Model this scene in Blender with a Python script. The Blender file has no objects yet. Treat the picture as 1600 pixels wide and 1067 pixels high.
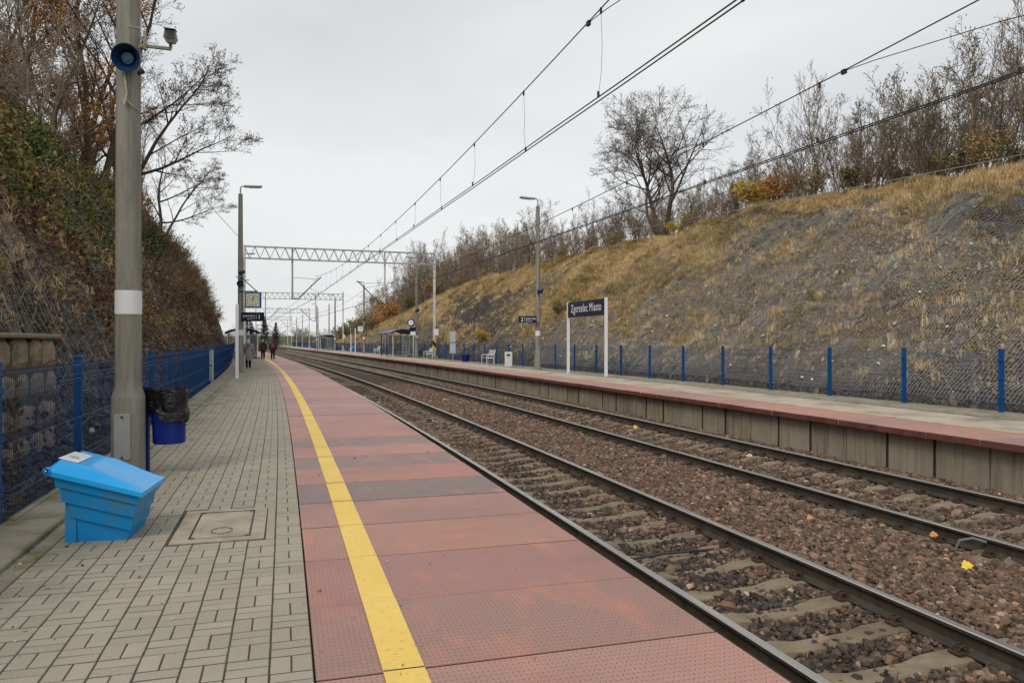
import bpy, math, random
import numpy as np
from mathutils import Vector, Matrix, Euler
R = math.radians
SC = bpy.context.scene
COL = SC.collection
# ---------------------------------------------------------------- camera
cd = bpy.data.cameras.new('camera'); cam = bpy.data.objects.new('camera', cd); COL.objects.link(cam)
cam.location = (0, 0, 1.5); cam.rotation_euler = (R(90), 0, R(-16.46))
cd.sensor_width = 36; cd.lens = 26.66; cd.clip_start = .05; cd.clip_end = 5000
SC.camera = cam
SC.view_settings.view_transform = 'Standard'; SC.view_settings.look = 'None'
SC.view_settings.exposure = 0.15; SC.view_settings.gamma = 1; SC.view_settings.use_curve_mapping = False
# ---------------------------------------------------------------- sky and sun (overcast)
SUN_EL, SUN_AZ = 46, 222
wd = bpy.data.worlds.new('World'); SC.world = wd; wd.use_nodes = True
wt = wd.node_tree; wt.nodes.clear()
def wn(t, **k):
    n = wt.nodes.new(t)
    for a, b in k.items(): setattr(n, a, b)
    return n
sky = wn('ShaderNodeTexSky', sky_type='NISHITA', sun_disc=False)
sky.sun_elevation = R(SUN_EL); sky.sun_rotation = R(SUN_AZ)
b1 = wn('ShaderNodeBackground'); b1.inputs[1].default_value = .1
wt.links.new(sky.outputs[0], b1.inputs[0])
tc = wn('ShaderNodeTexCoord'); mp = wn('ShaderNodeMapping'); mp.inputs['Scale'].default_value = (1.1, 1.1, 3.2)
nz = wn('ShaderNodeTexNoise'); nz.inputs['Scale'].default_value = 1.2; nz.inputs['Detail'].default_value = 5; nz.inputs['Roughness'].default_value = .5
rp = wn('ShaderNodeValToRGB'); rp.color_ramp.elements[0].position = .32; rp.color_ramp.elements[1].position = .66
rp.color_ramp.elements[0].color = (.60, .625, .645, 1); rp.color_ramp.elements[1].color = (.82, .83, .825, 1)
b2 = wn('ShaderNodeBackground'); b2.inputs[1].default_value = 1.0
mx = wn('ShaderNodeMixShader'); mx.inputs[0].default_value = .9; wo = wn('ShaderNodeOutputWorld')
wt.links.new(tc.outputs['Generated'], mp.inputs[0]); wt.links.new(mp.outputs[0], nz.inputs[0]); wt.links.new(nz.outputs[0], rp.inputs[0])
wt.links.new(rp.outputs[0], b2.inputs[0]); wt.links.new(b1.outputs[0], mx.inputs[1]); wt.links.new(b2.outputs[0], mx.inputs[2]); wt.links.new(mx.outputs[0], wo.inputs[0])
sl = bpy.data.lights.new('sun', 'SUN'); sl.energy = 1.5; sl.angle = R(25); sl.color = (1, .93, .82)
so = bpy.data.objects.new('sun', sl); COL.objects.link(so)
so.rotation_euler = (R(90 - SUN_EL), 0, R(180 - SUN_AZ))
# ---------------------------------------------------------------- helpers
def L(y): return 0.0 if y < 0 else (.0005 * y * y if y < 60 else 1.8 + .062 * (y - 60))
def Ln(y): return np.where(y < 0, 0, np.where(y < 60, .0005 * y * y, 1.8 + .062 * (y - 60)))
def head(y): return math.atan(0 if y < 0 else (.001 * y if y < 60 else .062))
def W(x, y, z=0.): return Vector((x - L(y), y, z))

def tag(o, label=None, cat=None, group=None, kind=None):
    if label: o['label'] = label
    if cat: o['category'] = cat
    if group: o['group'] = group
    if kind: o['kind'] = kind
    return o
def empty(name, loc=(0, 0, 0), rz=0, label=None, cat=None, group=None, kind=None):
    o = bpy.data.objects.new(name, None); COL.objects.link(o); o.location = loc; o.rotation_euler = (0, 0, rz)
    o.empty_display_size = .1
    return tag(o, label, cat, group, kind)
def link(name, me, parent=None, loc=(0, 0, 0), rot=(0, 0, 0), s=None, color=None):
    o = bpy.data.objects.new(name, me); COL.objects.link(o); o.parent = parent; o.location = loc; o.rotation_euler = rot
    if s is not None: o.scale = s if hasattr(s, '__len__') else (s, s, s)
    if color: o.color = color
    return o
def children_of(o): return list(o.children)
def copy_tree(o, parent=None):
    c = o.copy(); COL.objects.link(c)
    if parent is not None: c.parent = parent
    for ch in children_of(o): copy_tree(ch, c)
    return c

class MB:
    def __init__(s): s.v = []; s.f = []; s.m = []; s.mi = 0
    def poly(s, pts, faces):
        b = len(s.v); s.v += [tuple(p) for p in pts]
        for f in faces: s.f.append(tuple(b + i for i in f)); s.m.append(s.mi)
    def box(s, c, d, rz=0, rx=0, ry=0, taper=1, bev=0):
        x, y, z = d[0] / 2, d[1] / 2, d[2] / 2
        M_ = Euler((rx, ry, rz)).to_matrix(); c = Vector(c)
        if bev:
            e = bev
            P = []
            for (zz, i) in ((-z, e), (-z + e, 0), (z - e, 0), (z, e)):
                for (sx, sy) in ((-1, -1), (1, -1), (1, 1), (-1, 1)): P.append((sx * (x - i), sy * (y - i), zz))
            F = [(3, 2, 1, 0), (12, 13, 14, 15)]
            for k in range(3):
                for j in range(4): F.append((4 * k + j, 4 * k + (j + 1) % 4, 4 * k + 4 + (j + 1) % 4, 4 * k + 4 + j))
        else:
            P = [(sx * x * (taper if k else 1), sy * y * (taper if k else 1), z if k else -z) for k in (0, 1) for (sx, sy) in ((-1, -1), (1, -1), (1, 1), (-1, 1))]
            F = [(3, 2, 1, 0), (4, 5, 6, 7), (0, 1, 5, 4), (1, 2, 6, 5), (2, 3, 7, 6), (3, 0, 4, 7)]
        s.poly([c + M_ @ Vector(p) for p in P], F)
    def tube(s, pts, r, n=6, cap=True):
        pts = [Vector(p) for p in pts]; k = len(pts)
        rr = r if hasattr(r, '__len__') else [r] * k
        P = []; t0 = None
        for i in range(k):
            t = (pts[min(i + 1, k - 1)] - pts[max(i - 1, 0)])
            t = t.normalized() if t.length > 1e-9 else Vector((0, 0, 1))
            if t0 is None:
                a = Vector((0, 0, 1)) if abs(t.z) < .9 else Vector((1, 0, 0)); u = t.cross(a).normalized()
            else:
                u = (u - t * u.dot(t));
                u = u.normalized() if u.length > 1e-6 else t.orthogonal().normalized()
            t0 = t; w = t.cross(u)
            for j in range(n):
                a = 2 * math.pi * j / n; P.append(pts[i] + (u * math.cos(a) + w * math.sin(a)) * rr[i])
        F = [(i * n + j, i * n + (j + 1) % n, (i + 1) * n + (j + 1) % n, (i + 1) * n + j) for i in range(k - 1) for j in range(n)]
        if cap: F += [tuple(range(n - 1, -1, -1)), tuple((k - 1) * n + j for j in range(n))]
        s.poly(P, F)
    def cyl(s, p0, p1, r, r1=None, n=12): s.tube([p0, p1], [r, r if r1 is None else r1], n)
    def lathe(s, prof, n=20, c=(0, 0, 0), cap=True, arc=None):
        c = Vector(c); k = len(prof); P = []
        for (r, z) in prof:
            for j in range(n):
                a = 2 * math.pi * j / n; P.append(c + Vector((r * math.cos(a), r * math.sin(a), z)))
        F = [(i * n + j, i * n + (j + 1) % n, (i + 1) * n + (j + 1) % n, (i + 1) * n + j) for i in range(k - 1) for j in range(n)]
        if cap: F += [tuple(range(n - 1, -1, -1)), tuple((k - 1) * n + j for j in range(n))]
        s.poly(P, F)
    def extrude(s, prof, y0, y1, closed=True):
        """prof: list of (x,z); extruded along y"""
        n = len(prof)
        P = [(x, y0, z) for x, z in prof] + [(x, y1, z) for x, z in prof]
        F = [(j, (j + 1) % n, n + (j + 1) % n, n + j) for j in range(n if closed else n - 1)]
        if closed: F += [tuple(range(n - 1, -1, -1)), tuple(range(n, 2 * n))]
        s.poly(P, F)
    def sweep(s, prof, ys, closed=True, wfun=W, x0=0, z0=0):
        """prof (x,z) offsets swept along the curved track"""
        n = len(prof); P = []
        for y in ys:
            for x, z in prof: P.append(wfun(x0 + x, y, z0 + z))
        k = len(ys)
        F = [(i * n + j, (i + 1) * n + j, (i + 1) * n + (j + 1) % n, i * n + (j + 1) % n) for i in range(k - 1) for j in range(n if closed else n - 1)]
        if closed: F += [tuple(range(n)), tuple(range(k * n - 1, (k - 1) * n - 1, -1))]
        s.poly(P, F)
    def mesh(s, name, mats, smooth=False):
        me = bpy.data.meshes.new(name); me.from_pydata(s.v, [], s.f)
        for m_ in (mats if isinstance(mats, (list, tuple)) else [mats]): me.materials.append(m_)
        if any(s.m): me.polygons.foreach_set('material_index', s.m)
        if smooth:
            me.polygons.foreach_set('use_smooth', [True] * len(s.f))
            try: me.set_sharp_from_angle(angle=R(38))
            except Exception: pass
        me.update(); return me
    def obj(s, name, mats, parent=None, smooth=False, **k): return link(name, s.mesh(name, mats, smooth), parent, **k)

def npmesh(name, V, F, mat, smooth=False, attrs=None):
    """V (n,3), F (m,k) -> mesh fast"""
    V = np.asarray(V, np.float32); F = np.asarray(F, np.int32)
    me = bpy.data.meshes.new(name); me.vertices.add(len(V)); me.vertices.foreach_set('co', V.ravel())
    m_, k = F.shape; me.loops.add(m_ * k); me.loops.foreach_set('vertex_index', F.ravel())
    me.polygons.add(m_); me.polygons.foreach_set('loop_start', np.arange(0, m_ * k, k, dtype=np.int32))
    try: me.polygons.foreach_set('loop_total', np.full(m_, k, np.int32))
    except Exception: pass
    if smooth: me.polygons.foreach_set('use_smooth', np.ones(m_, bool))
    for m1 in (mat if isinstance(mat, (list, tuple)) else [mat]): me.materials.append(m1)
    me.update(calc_edges=True)
    for nm, arr in (attrs or {}).items():
        arr = np.asarray(arr, np.float32)
        if arr.ndim == 1:
            a = me.attributes.new(nm, 'FLOAT', 'POINT'); a.data.foreach_set('value', arr)
        else:
            a = me.attributes.new(nm, 'FLOAT_VECTOR', 'POINT'); a.data.foreach_set('vector', arr.ravel())
    return me
def grid_faces(nu, nv):
    i = np.arange(nu - 1)[:, None] * nv + np.arange(nv - 1)[None, :]
    i = i.ravel(); return np.stack([i, i + nv, i + nv + 1, i + 1], 1)

# value noise, vectorised
def _h(ix, iy, iz):
    n = (ix * 73856093) ^ (iy * 19349663) ^ (iz * 83492791)
    n = (n ^ (n >> 13)) & 0x7fffffff; n = (n * 1274126177) & 0x7fffffff
    return ((n ^ (n >> 16)) & 0xffff) / 65535.0
def vnoise(x, y, z=0.):
    x, y, z = np.broadcast_arrays(np.asarray(x, float), np.asarray(y, float), np.asarray(z, float))
    ix, iy, iz = np.floor(x).astype(np.int64), np.floor(y).astype(np.int64), np.floor(z).astype(np.int64)
    fx, fy, fz = x - ix, y - iy, z - iz
    fx, fy, fz = fx * fx * (3 - 2 * fx), fy * fy * (3 - 2 * fy), fz * fz * (3 - 2 * fz)
    r = 0
    for a in (0, 1):
        for b in (0, 1):
            for c in (0, 1):
                r = r + _h(ix + a, iy + b, iz + c) * (fx if a else 1 - fx) * (fy if b else 1 - fy) * (fz if c else 1 - fz)
    return r
def fbm(x, y, z=0., o=4):
    r = 0; a = .5; t = 0
    for i in range(o):
        f = 2 ** i; r = r + a * vnoise(np.asarray(x) * f + 17 * i, np.asarray(y) * f + 5 * i, np.asarray(z) * f); t += a; a *= .5
    return r / t

# scattering by geometry nodes (used only for "stuff")
PROTO = {}
def protos(name, meshes):
    c = bpy.data.collections.new(name)
    for i, me in enumerate(meshes):
        o = bpy.data.objects.new('%s_%02d' % (name, i), me); c.objects.link(o)
    return c
def scatter(name, P, rot, sc, tint, coll, nproto, seed=0, parent=None, kind='stuff'):
    P = np.asarray(P, np.float32); n = len(P)
    me = bpy.data.meshes.new(name); me.vertices.add(n); me.vertices.foreach_set('co', P.ravel())
    for nm, arr, ty, key in (('rot', rot, 'FLOAT_VECTOR', 'vector'), ('tint', tint, 'FLOAT_VECTOR', 'vector'), ('sc', sc, 'FLOAT', 'value')):
        a = me.attributes.new(nm, ty, 'POINT'); a.data.foreach_set(key, np.asarray(arr, np.float32).ravel())
    a = me.attributes.new('pick', 'INT', 'POINT'); a.data.foreach_set('value', np.random.RandomState(seed).randint(0, nproto, n).astype(np.int32))
    o = bpy.data.objects.new(name, me); COL.objects.link(o); o.parent = parent
    if kind: o['kind'] = kind
    ng = bpy.data.node_groups.new(name + '_nodes', 'GeometryNodeTree')
    ng.interface.new_socket('Geometry', in_out='INPUT', socket_type='NodeSocketGeometry')
    ng.interface.new_socket('Geometry', in_out='OUTPUT', socket_type='NodeSocketGeometry')
    N = ng.nodes.new; gi = N('NodeGroupInput'); go = N('NodeGroupOutput'); ip = N('GeometryNodeInstanceOnPoints'); ci = N('GeometryNodeCollectionInfo')
    ci.inputs['Collection'].default_value = coll; ci.inputs['Separate Children'].default_value = True; ci.inputs['Reset Children'].default_value = True
    ip.inputs['Pick Instance'].default_value = True
    def at(nm, ty):
        q = N('GeometryNodeInputNamedAttribute'); q.data_type = ty; q.inputs['Name'].default_value = nm; return q.outputs['Attribute']
    lk = ng.links.new
    lk(gi.outputs[0], ip.inputs['Points']); lk(ci.outputs[0], ip.inputs['Instance']); lk(at('pick', 'INT'), ip.inputs['Instance Index'])
    lk(at('rot', 'FLOAT_VECTOR'), ip.inputs['Rotation']); lk(at('sc', 'FLOAT'), ip.inputs['Scale']); lk(ip.outputs[0], go.inputs[0])
    md = o.modifiers.new('scatter', 'NODES'); md.node_group = ng
    return o

# ---------------------------------------------------------------- material builder
class Mat:
    def __init__(s, name, rough=.8, metal=0., spec=.3):
        s.m = bpy.data.materials.new(name); s.m.use_nodes = True; s.t = s.m.node_tree
        s.b = s.t.nodes['Principled BSDF']; s.b.inputs['Roughness'].default_value = rough; s.b.inputs['Metallic'].default_value = metal
        s.b.inputs['Specular IOR Level'].default_value = spec; s._pos = None; s._obj = None
    def n(s, t, **k):
        q = s.t.nodes.new(t)
        for a, b in k.items(): setattr(q, a, b)
        return q
    def put(s, sock, v):
        if hasattr(v, 'is_output'): s.t.links.new(v, sock)
        elif isinstance(v, (tuple, list)):
            v = tuple(v)
            if hasattr(sock.default_value, '__len__'):
                if len(sock.default_value) == 4 and len(v) == 3: v = v + (1,)
            sock.default_value = v
        else:
            if hasattr(sock.default_value, '__len__'): v = [v] * len(sock.default_value)
            sock.default_value = v
    def pos(s):
        if s._pos is None: s._pos = s.n('ShaderNodeNewGeometry').outputs['Position']
        return s._pos
    def ob(s):
        if s._obj is None: s._obj = s.n('ShaderNodeTexCoord').outputs['Object']
        return s._obj
    def map(s, v, sc=(1, 1, 1), rot=(0, 0, 0), loc=(0, 0, 0)):
        q = s.n('ShaderNodeMapping'); s.put(q.inputs[0], v); q.inputs['Scale'].default_value = sc; q.inputs['Rotation'].default_value = rot; q.inputs['Location'].default_value = loc
        return q.outputs[0]
    def noise(s, v, scale, det=4, rough=.55, dist=0):
        q = s.n('ShaderNodeTexNoise'); s.put(q.inputs['Vector'], v); q.inputs['Scale'].default_value = scale; q.inputs['Detail'].default_value = det
        q.inputs['Roughness'].default_value = rough; q.inputs['Distortion'].default_value = dist; return q.outputs['Fac']
    def voro(s, v, scale, feature='F1', out='Distance'):
        q = s.n('ShaderNodeTexVoronoi', feature=feature); s.put(q.inputs['Vector'], v); q.inputs['Scale'].default_value = scale; return q.outputs[out]
    def ma(s, op, a, b=0., c=None, clamp=False):
        q = s.n('ShaderNodeMath', operation=op); q.use_clamp = clamp; s.put(q.inputs[0], a); s.put(q.inputs[1], b)
        if c is not None: s.put(q.inputs[2], c)
        return q.outputs[0]
    def ramp(s, v, *stops):
        q = s.n('ShaderNodeValToRGB'); s.put(q.inputs[0], v); e = q.color_ramp.elements
        while len(e) < len(stops): e.new(.5)
        for i, (p, c) in enumerate(stops):
            e[i].position = p; c = (c, c, c) if not hasattr(c, '__len__') else c; e[i].color = tuple(c) + (1,)
        return q.outputs[0]
    def mix(s, f, a, b, mode='MIX'):
        q = s.n('ShaderNodeMix', data_type='RGBA', blend_type=mode); s.put(q.inputs[0], f); s.put(q.inputs[6], a); s.put(q.inputs[7], b); return q.outputs[2]
    def sep(s, v):
        q = s.n('ShaderNodeSeparateXYZ'); s.put(q.inputs[0], v); return q.outputs
    def attr(s, name, ty='GEOMETRY', out='Fac'):
        q = s.n('ShaderNodeAttribute', attribute_type=ty, attribute_name=name); return q.outputs[out]
    def rnd(s): return s.n('ShaderNodeObjectInfo').outputs['Random']
    def ocol(s): return s.n('ShaderNodeObjectInfo').outputs['Color']
    def col(s, c): s.put(s.b.inputs['Base Color'], c); return s
    def rough(s, r): s.put(s.b.inputs['Roughness'], r); return s
    def bump(s, h, strength=.5, dist=.01, nrm=None):
        q = s.n('ShaderNodeBump'); q.inputs['Strength'].default_value = strength; q.inputs['Distance'].default_value = dist
        s.put(q.inputs['Height'], h)
        if nrm is not None: s.put(q.inputs['Normal'], nrm)
        s.put(s.b.inputs['Normal'], q.outputs[0]); return q.outputs[0]

def mat(name, c, rough=.8, metal=0., var=.18, vs=2., bs=30., bump=.3, bd=.004, spec=.3, grime=None, gs=1.2, world=True):
    m = Mat(name, rough, metal, spec); v = m.pos() if world else m.ob()
    a = m.noise(v, vs, 5, .6); lo = tuple(x * (1 - var) for x in c); hi = tuple(min(1, x * (1 + var)) for x in c)
    k = m.ramp(a, (.3, lo), (.7, hi))
    if grime is not None:
        g = m.noise(v, gs, 6, .65); k = m.mix(m.ramp(g, (.48, 0.), (.68, 1.)), k, grime)
    m.col(k)
    if bump: m.bump(m.noise(v, bs, 4, .6), bump, bd)
    r = m.noise(v, vs * 3, 3); m.rough(m.ma('MULTIPLY_ADD', r, .2, rough - .1))
    return m.m
def leafmat(name, stops, rough=.6):
    m = Mat(name, rough, 0, .2); t = m.attr('tint', 'INSTANCER', 'Vector'); x = m.sep(t)[0]
    v = m.ma('ADD', x, m.ma('MULTIPLY', m.noise(m.pos(), 23, 2), .16)); v = m.ma('SUBTRACT', v, .08)
    m.col(m.ramp(v, *stops))
    try: m.b.inputs['Subsurface Weight'].default_value = 0
    except Exception: pass
    return m.m

# ---- palette
white_paint = mat('white_paint', (.62, .64, .64), .45, var=.06, bump=.05, grime=(.40, .39, .36), gs=.8)
galv = mat('galvanised_steel', (.46, .48, .49), .45, .4, var=.08, bump=.05, grime=(.30, .29, .27))
blue_paint = mat('blue_paint', (.007, .075, .245), .42, var=.12, bump=.05, vs=4)
navy_paint = mat('navy_paint', (.004, .022, .20), .4, var=.1, bump=.03)
sign_blue = mat('sign_blue', (.008, .012, .045), .4, var=.05, bump=0)
white_flat = mat('white_print', (.78, .79, .80), .5, var=.03, bump=0)
black_print = mat('black_print', (.015, .015, .015), .5, var=.03, bump=0)
steel_dark = mat('dark_steel', (.05, .05, .05), .5, .3)
wire_mat = mat('wire_metal', (.045, .043, .042), .5, .4, bump=0)
net_mat = mat('wire_net', (.36, .36, .35), .55, .3, bump=0)
cable_grey = mat('grey_cable', (.30, .29, .27), .6, bump=0)
# ---------------------------------------------------------------- surface materials
def make_pole_concrete():
    m = Mat('pole_concrete', .85); v = m.pos()
    a = m.noise(m.map(v, (3, 3, .5)), 3, 6, .65); k = m.ramp(a, (.25, (.18, .17, .145)), (.55, (.265, .255, .22)), (.8, (.33, .32, .28)))
    st = m.noise(m.map(v, (14, 14, .35)), 1.6, 4); k = m.mix(m.ramp(st, (.55, 0.), (.72, .55)), k, (.10, .085, .065))
    sp = m.noise(v, 60, 3); k = m.mix(m.ramp(sp, (.66, 0.), (.72, .6)), k, (.09, .085, .08))
    m.col(k); m.bump(m.noise(v, 45, 5, .7), .35, .004); return m.m
pole_conc = make_pole_concrete()
def make_brick():
    m = Mat('paving_brick', .88); v = m.pos(); t = m.ma('ADD', m.rnd(), m.attr('tint'))
    t = m.ma('FRACT', m.ma('MULTIPLY', t, 3.7))
    k = m.ramp(t, (0., (.315, .28, .215)), (.5, (.365, .327, .255)), (1., (.40, .36, .28)))
    d = m.noise(v, .9, 5, .6); k = m.mix(m.ramp(d, (.42, 0.), (.7, .4)), k, (.20, .18, .14))
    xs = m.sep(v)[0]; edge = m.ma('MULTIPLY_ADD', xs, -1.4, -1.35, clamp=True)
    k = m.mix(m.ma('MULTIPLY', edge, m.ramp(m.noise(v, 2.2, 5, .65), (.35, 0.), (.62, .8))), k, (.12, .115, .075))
    sp = m.noise(v, 170, 2, .6); k = m.mix(.35, k, m.ramp(sp, (.3, (.16, .145, .12)), (.7, (.52, .485, .41))))
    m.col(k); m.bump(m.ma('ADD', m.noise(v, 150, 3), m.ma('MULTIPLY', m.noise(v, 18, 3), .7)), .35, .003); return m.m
brick_mat = make_brick()
def make_joint():
    m = Mat('sand_joint', .95); v = m.pos()
    g = m.noise(v, 2.4, 5, .6); k = m.ramp(g, (.35, (.060, .052, .036)), (.55, (.085, .075, .046)), (.7, (.085, .095, .028)))
    m.col(k); m.bump(m.noise(v, 120, 3), .8, .006); return m.m
joint_mat = make_joint()
def make_slab():
    m = Mat('red_slab', .6, 0, .5); v = m.ob(); w = m.pos()
    k = m.ocol()
    n1 = m.noise(w, 1.1, 6, .65); k = m.mix(m.ramp(n1, (.35, .0), (.75, .6)), k, m.mix(.6, k, (.27, .18, .165)))
    n2 = m.noise(m.map(w, (1.2, .5, 1)), 2.6, 4); k = m.mix(m.ramp(n2, (.54, 0.), (.72, .65)), k, (.55, .215, .15))
    sp = m.noise(w, 210, 2); k = m.mix(m.ramp(sp, (.60, 0.), (.72, .3)), k, (.10, .07, .065))
    wear = m.noise(w, 60, 3, .7); k = m.mix(m.ramp(wear, (.64, 0.), (.70, .6)), k, (.55, .44, .41)); dirt = m.noise(m.map(w, (.8, 1.6, 1)), .55, 7, .7); k = m.mix(m.ramp(dirt, (.5, 0.), (.7, .5)), k, (.19, .125, .11))
    # lozenge tread
    x = m.sep(v)[0]; y = m.sep(v)[1]
    u = m.ma('MULTIPLY', x, 1 / .026); q = m.ma('MULTIPLY', y, 1 / .042)
    iu = m.ma('FLOOR', u); iq = m.ma('FLOOR', q); par = m.ma('MODULO', m.ma('ABSOLUTE', m.ma('ADD', iu, iq)), 2.)
    sg = m.ma('MULTIPLY_ADD', m.ma('GREATER_THAN', par, .5), 2., -1.)
    fu = m.ma('SUBTRACT', m.ma('FRACT', u), .5); fq = m.ma('SUBTRACT', m.ma('FRACT', q), .5)
    a = m.ma('ADD', fu, m.ma('MULTIPLY', fq, sg)); b = m.ma('SUBTRACT', fu, m.ma('MULTIPLY', fq, sg))
    dd = m.ma('ADD', m.ma('POWER', m.ma('DIVIDE', a, .55), 2.), m.ma('POWER', m.ma('DIVIDE', b, .17), 2.))
    h = m.ma('SUBTRACT', 1., m.ma('MINIMUM', dd, 1.)); h = m.ma('POWER', h, .6)
    k = m.mix(m.ma('MULTIPLY', h, .72), k, (.13, .08, .074))
    m.col(k); m.bump(m.ma('ADD', m.ma('MULTIPLY', h, -1.), m.ma('MULTIPLY', m.noise(w, 90, 3), .35)), .55, .003)
    m.rough(m.ma('MULTIPLY_ADD', m.noise(w, 3, 4), .25, .42)); return m.m
slab_mat = make_slab()
def make_yellow():
    m = Mat('yellow_paint', .65); w = m.pos()
    k = m.ramp(m.noise(w, 1.3, 5), (.3, (.80, .54, .12)), (.7, (.90, .64, .17)))
    n = m.noise(w, 34, 6, .7); k = m.mix(m.ramp(n, (.60, 0.), (.67, .8)), k, (.34, .19, .13)); dt = m.noise(w, 2.6, 7, .75); k = m.mix(m.ramp(dt, (.5, 0.), (.72, .42)), k, (.42, .29, .10))
    d = m.noise(w, 220, 2); k = m.mix(m.ramp(d, (.35, .25), (.55, 0.)), k, (.33, .22, .06))
    m.col(k); m.bump(m.ma('ADD', m.noise(w, 90, 4), m.voro(w, 40)), .4, .003); return m.m
yellow_mat = make_yellow()
conc_old = mat('old_concrete', (.27, .245, .195), .9, var=.25, vs=1.5, bs=40, bump=.5, bd=.006, grime=(.14, .135, .05), gs=2.2)
conc_mid = mat('platform_concrete', (.45, .39, .315), .88, var=.12, vs=1.3, bs=50, bump=.3, grime=(.23, .20, .155), gs=.9)
conc_cover = mat('cover_concrete', (.38, .33, .255), .9, var=.15, vs=5, bs=60, bump=.5, bd=.004, grime=(.28, .24, .18), gs=3)
def make_wallpanel():
    m = Mat('wall_panel_concrete', .88); w = m.pos(); z = m.sep(w)[2]
    k = m.ramp(m.noise(w, 2.2, 6, .65), (.3, (.20, .17, .125)), (.7, (.37, .32, .24)))
    st = m.noise(m.map(w, (6, 6, .4)), 2., 5); k = m.mix(m.ramp(st, (.48, 0.), (.66, .85)), k, (.13, .095, .065))
    k = m.mix(m.ma('MULTIPLY', m.rnd(), .45), k, (.40, .36, .28)); m.col(k); m.bump(m.noise(w, 40, 4), .4, .005); return m.m
wallpanel_mat = make_wallpanel()
slab_edge = mat('slab_edge', (.16, .055, .045), .8, var=.3, vs=8, bs=60, bump=.5, grime=(.07, .035, .03), gs=4)
sleeper_mat = mat('sleeper_concrete', (.215, .172, .118), .9, var=.25, vs=3, bs=70, bump=.5, grime=(.13, .108, .08), gs=1.8)
rail_side = mat('rail_side', (.075, .062, .048), .75, .2, var=.3, vs=2, bs=60, bump=.4, grime=(.045, .034, .026), gs=5)
def make_railtop():
    m = Mat('rail_top', .22, .95); w = m.pos(); k = m.ramp(m.noise(m.map(w, (60, .6, 1)), 1, 4), (.3, (.40, .375, .345)), (.7, (.62, .59, .55))); m.col(k)
    m.rough(m.ramp(m.noise(m.map(w, (90, 1.5, 1)), 1, 3), (.3, .22), (.7, .45))); return m.m
rail_top = make_railtop()
rust = mat('rusty_clip', (.075, .045, .032), .8, .2, var=.35, vs=20, bs=120, bump=.5)
def make_ballast_base():
    m = Mat('ballast_bed', .95); w = m.pos()
    c1 = m.voro(w, 22, out='Color'); f = m.sep(c1)[0]
    k = m.ramp(f, (0., (.08, .058, .045)), (.4, (.15, .10, .073)), (.75, (.21, .145, .11)), (1., (.27, .21, .165)))
    dk = m.attr('dark'); k = m.mix(m.ma('MULTIPLY', dk, .75), k, m.ramp(f, (0., (.02, .019, .018)), (1., (.085, .075, .065))))
    e = m.voro(w, 22, 'DISTANCE_TO_EDGE'); k = m.mix(m.ramp(e, (0., .85), (.16, 0.)), k, (.018, .014, .011))
    m.col(k); m.bump(m.ramp(e, (0., 0.), (.25, 1.)), 1., .03); return m.m
ballast_mat = make_ballast_base()
def make_stone():
    m = Mat('ballast_stone', .88); t = m.attr('tint', 'INSTANCER', 'Vector')
    k = m.mix(m.ramp(m.noise(m.pos(), 40, 4, .7), (.35, .35), (.7, 0.)), t, (.03, .024, .02)); m.col(k)
    m.bump(m.noise(m.pos(), 90, 3), .4, .003); return m.m
stone_mat = make_stone()
def make_slope():
    m = Mat('embankment_soil', .95); w = m.pos(); g = m.attr('grass'); r = m.attr('rock')
    soil = m.ramp(m.noise(w, 1.7, 8, .7), (.3, (.18, .14, .095)), (.5, (.28, .22, .15)), (.72, (.38, .31, .215)))
    c = m.voro(m.map(w, (1, 1, 1.6), (0, .5, 0)), 7., out='Color'); f = m.sep(c)[0]
    soil = m.mix(.55, soil, m.ramp(f, (0., (.13, .105, .08)), (.5, (.27, .22, .16)), (1., (.40, .33, .245))))
    st = m.noise(m.map(w, (1.2, 1.2, 5), (R(38), 0, 0)), 2.2, 6, .7)
    rock = m.ramp(st, (.3, (.030, .031, .036)), (.5, (.075, .074, .078)), (.68, (.16, .15, .14)))
    rock = m.mix(m.ramp(m.noise(w, 3.1, 5), (.52, 0.), (.72, .5)), rock, (.17, .125, .08))
    gr = m.ramp(m.noise(w, 2.5, 8, .75), (.25, (.18, .13, .06)), (.5, (.36, .26, .12)), (.75, (.52, .385, .19)))
    k = m.mix(r, soil, rock); k = m.mix(g, k, gr)
    e = m.voro(m.map(w, (1, 1, 1.6), (0, .5, 0)), 7., 'DISTANCE_TO_EDGE')
    k = m.mix(m.ma('MULTIPLY', m.ramp(e, (0., .8), (.09, 0.)), m.ma('SUBTRACT', 1., g)), k, (.02, .017, .014))
    m.col(k); m.bump(m.ma('ADD', m.ma('MULTIPLY', m.noise(w, 9, 8, .75), 1.6), m.ramp(e, (0., 0.), (.12, 1.))), .9, .09); return m.m
slope_mat = make_slope()
bark = mat('bark', (.10, .078, .058), .95, var=.3, vs=6, bs=30, bump=.8, bd=.02)
bark_grey = mat('bark_grey', (.19, .16, .125), .95, var=.3, vs=6, bs=30, bump=.8, bd=.02)
twig_grey = mat('twigs_grey', (.27, .225, .175), .9, var=.3, bump=0)
twig_brown = mat('twigs_brown', (.20, .145, .105), .9, var=.3, bump=0)
grass_mat = leafmat('dry_grass', ((0., (.11, .14, .04)), (.25, (.20, .16, .06)), (.45, (.42, .30, .14)), (.7, (.66, .48, .25)), (1., (.82, .66, .40))))
leaf_mat = leafmat('leaf_mix', ((0., (.028, .048, .016)), (.28, (.06, .085, .026)), (.44, (.14, .15, .045)), (.54, (.32, .25, .07)), (.66, (.26, .16, .08)), (.8, (.16, .09, .055)), (1., (.12, .065, .045))))
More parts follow.
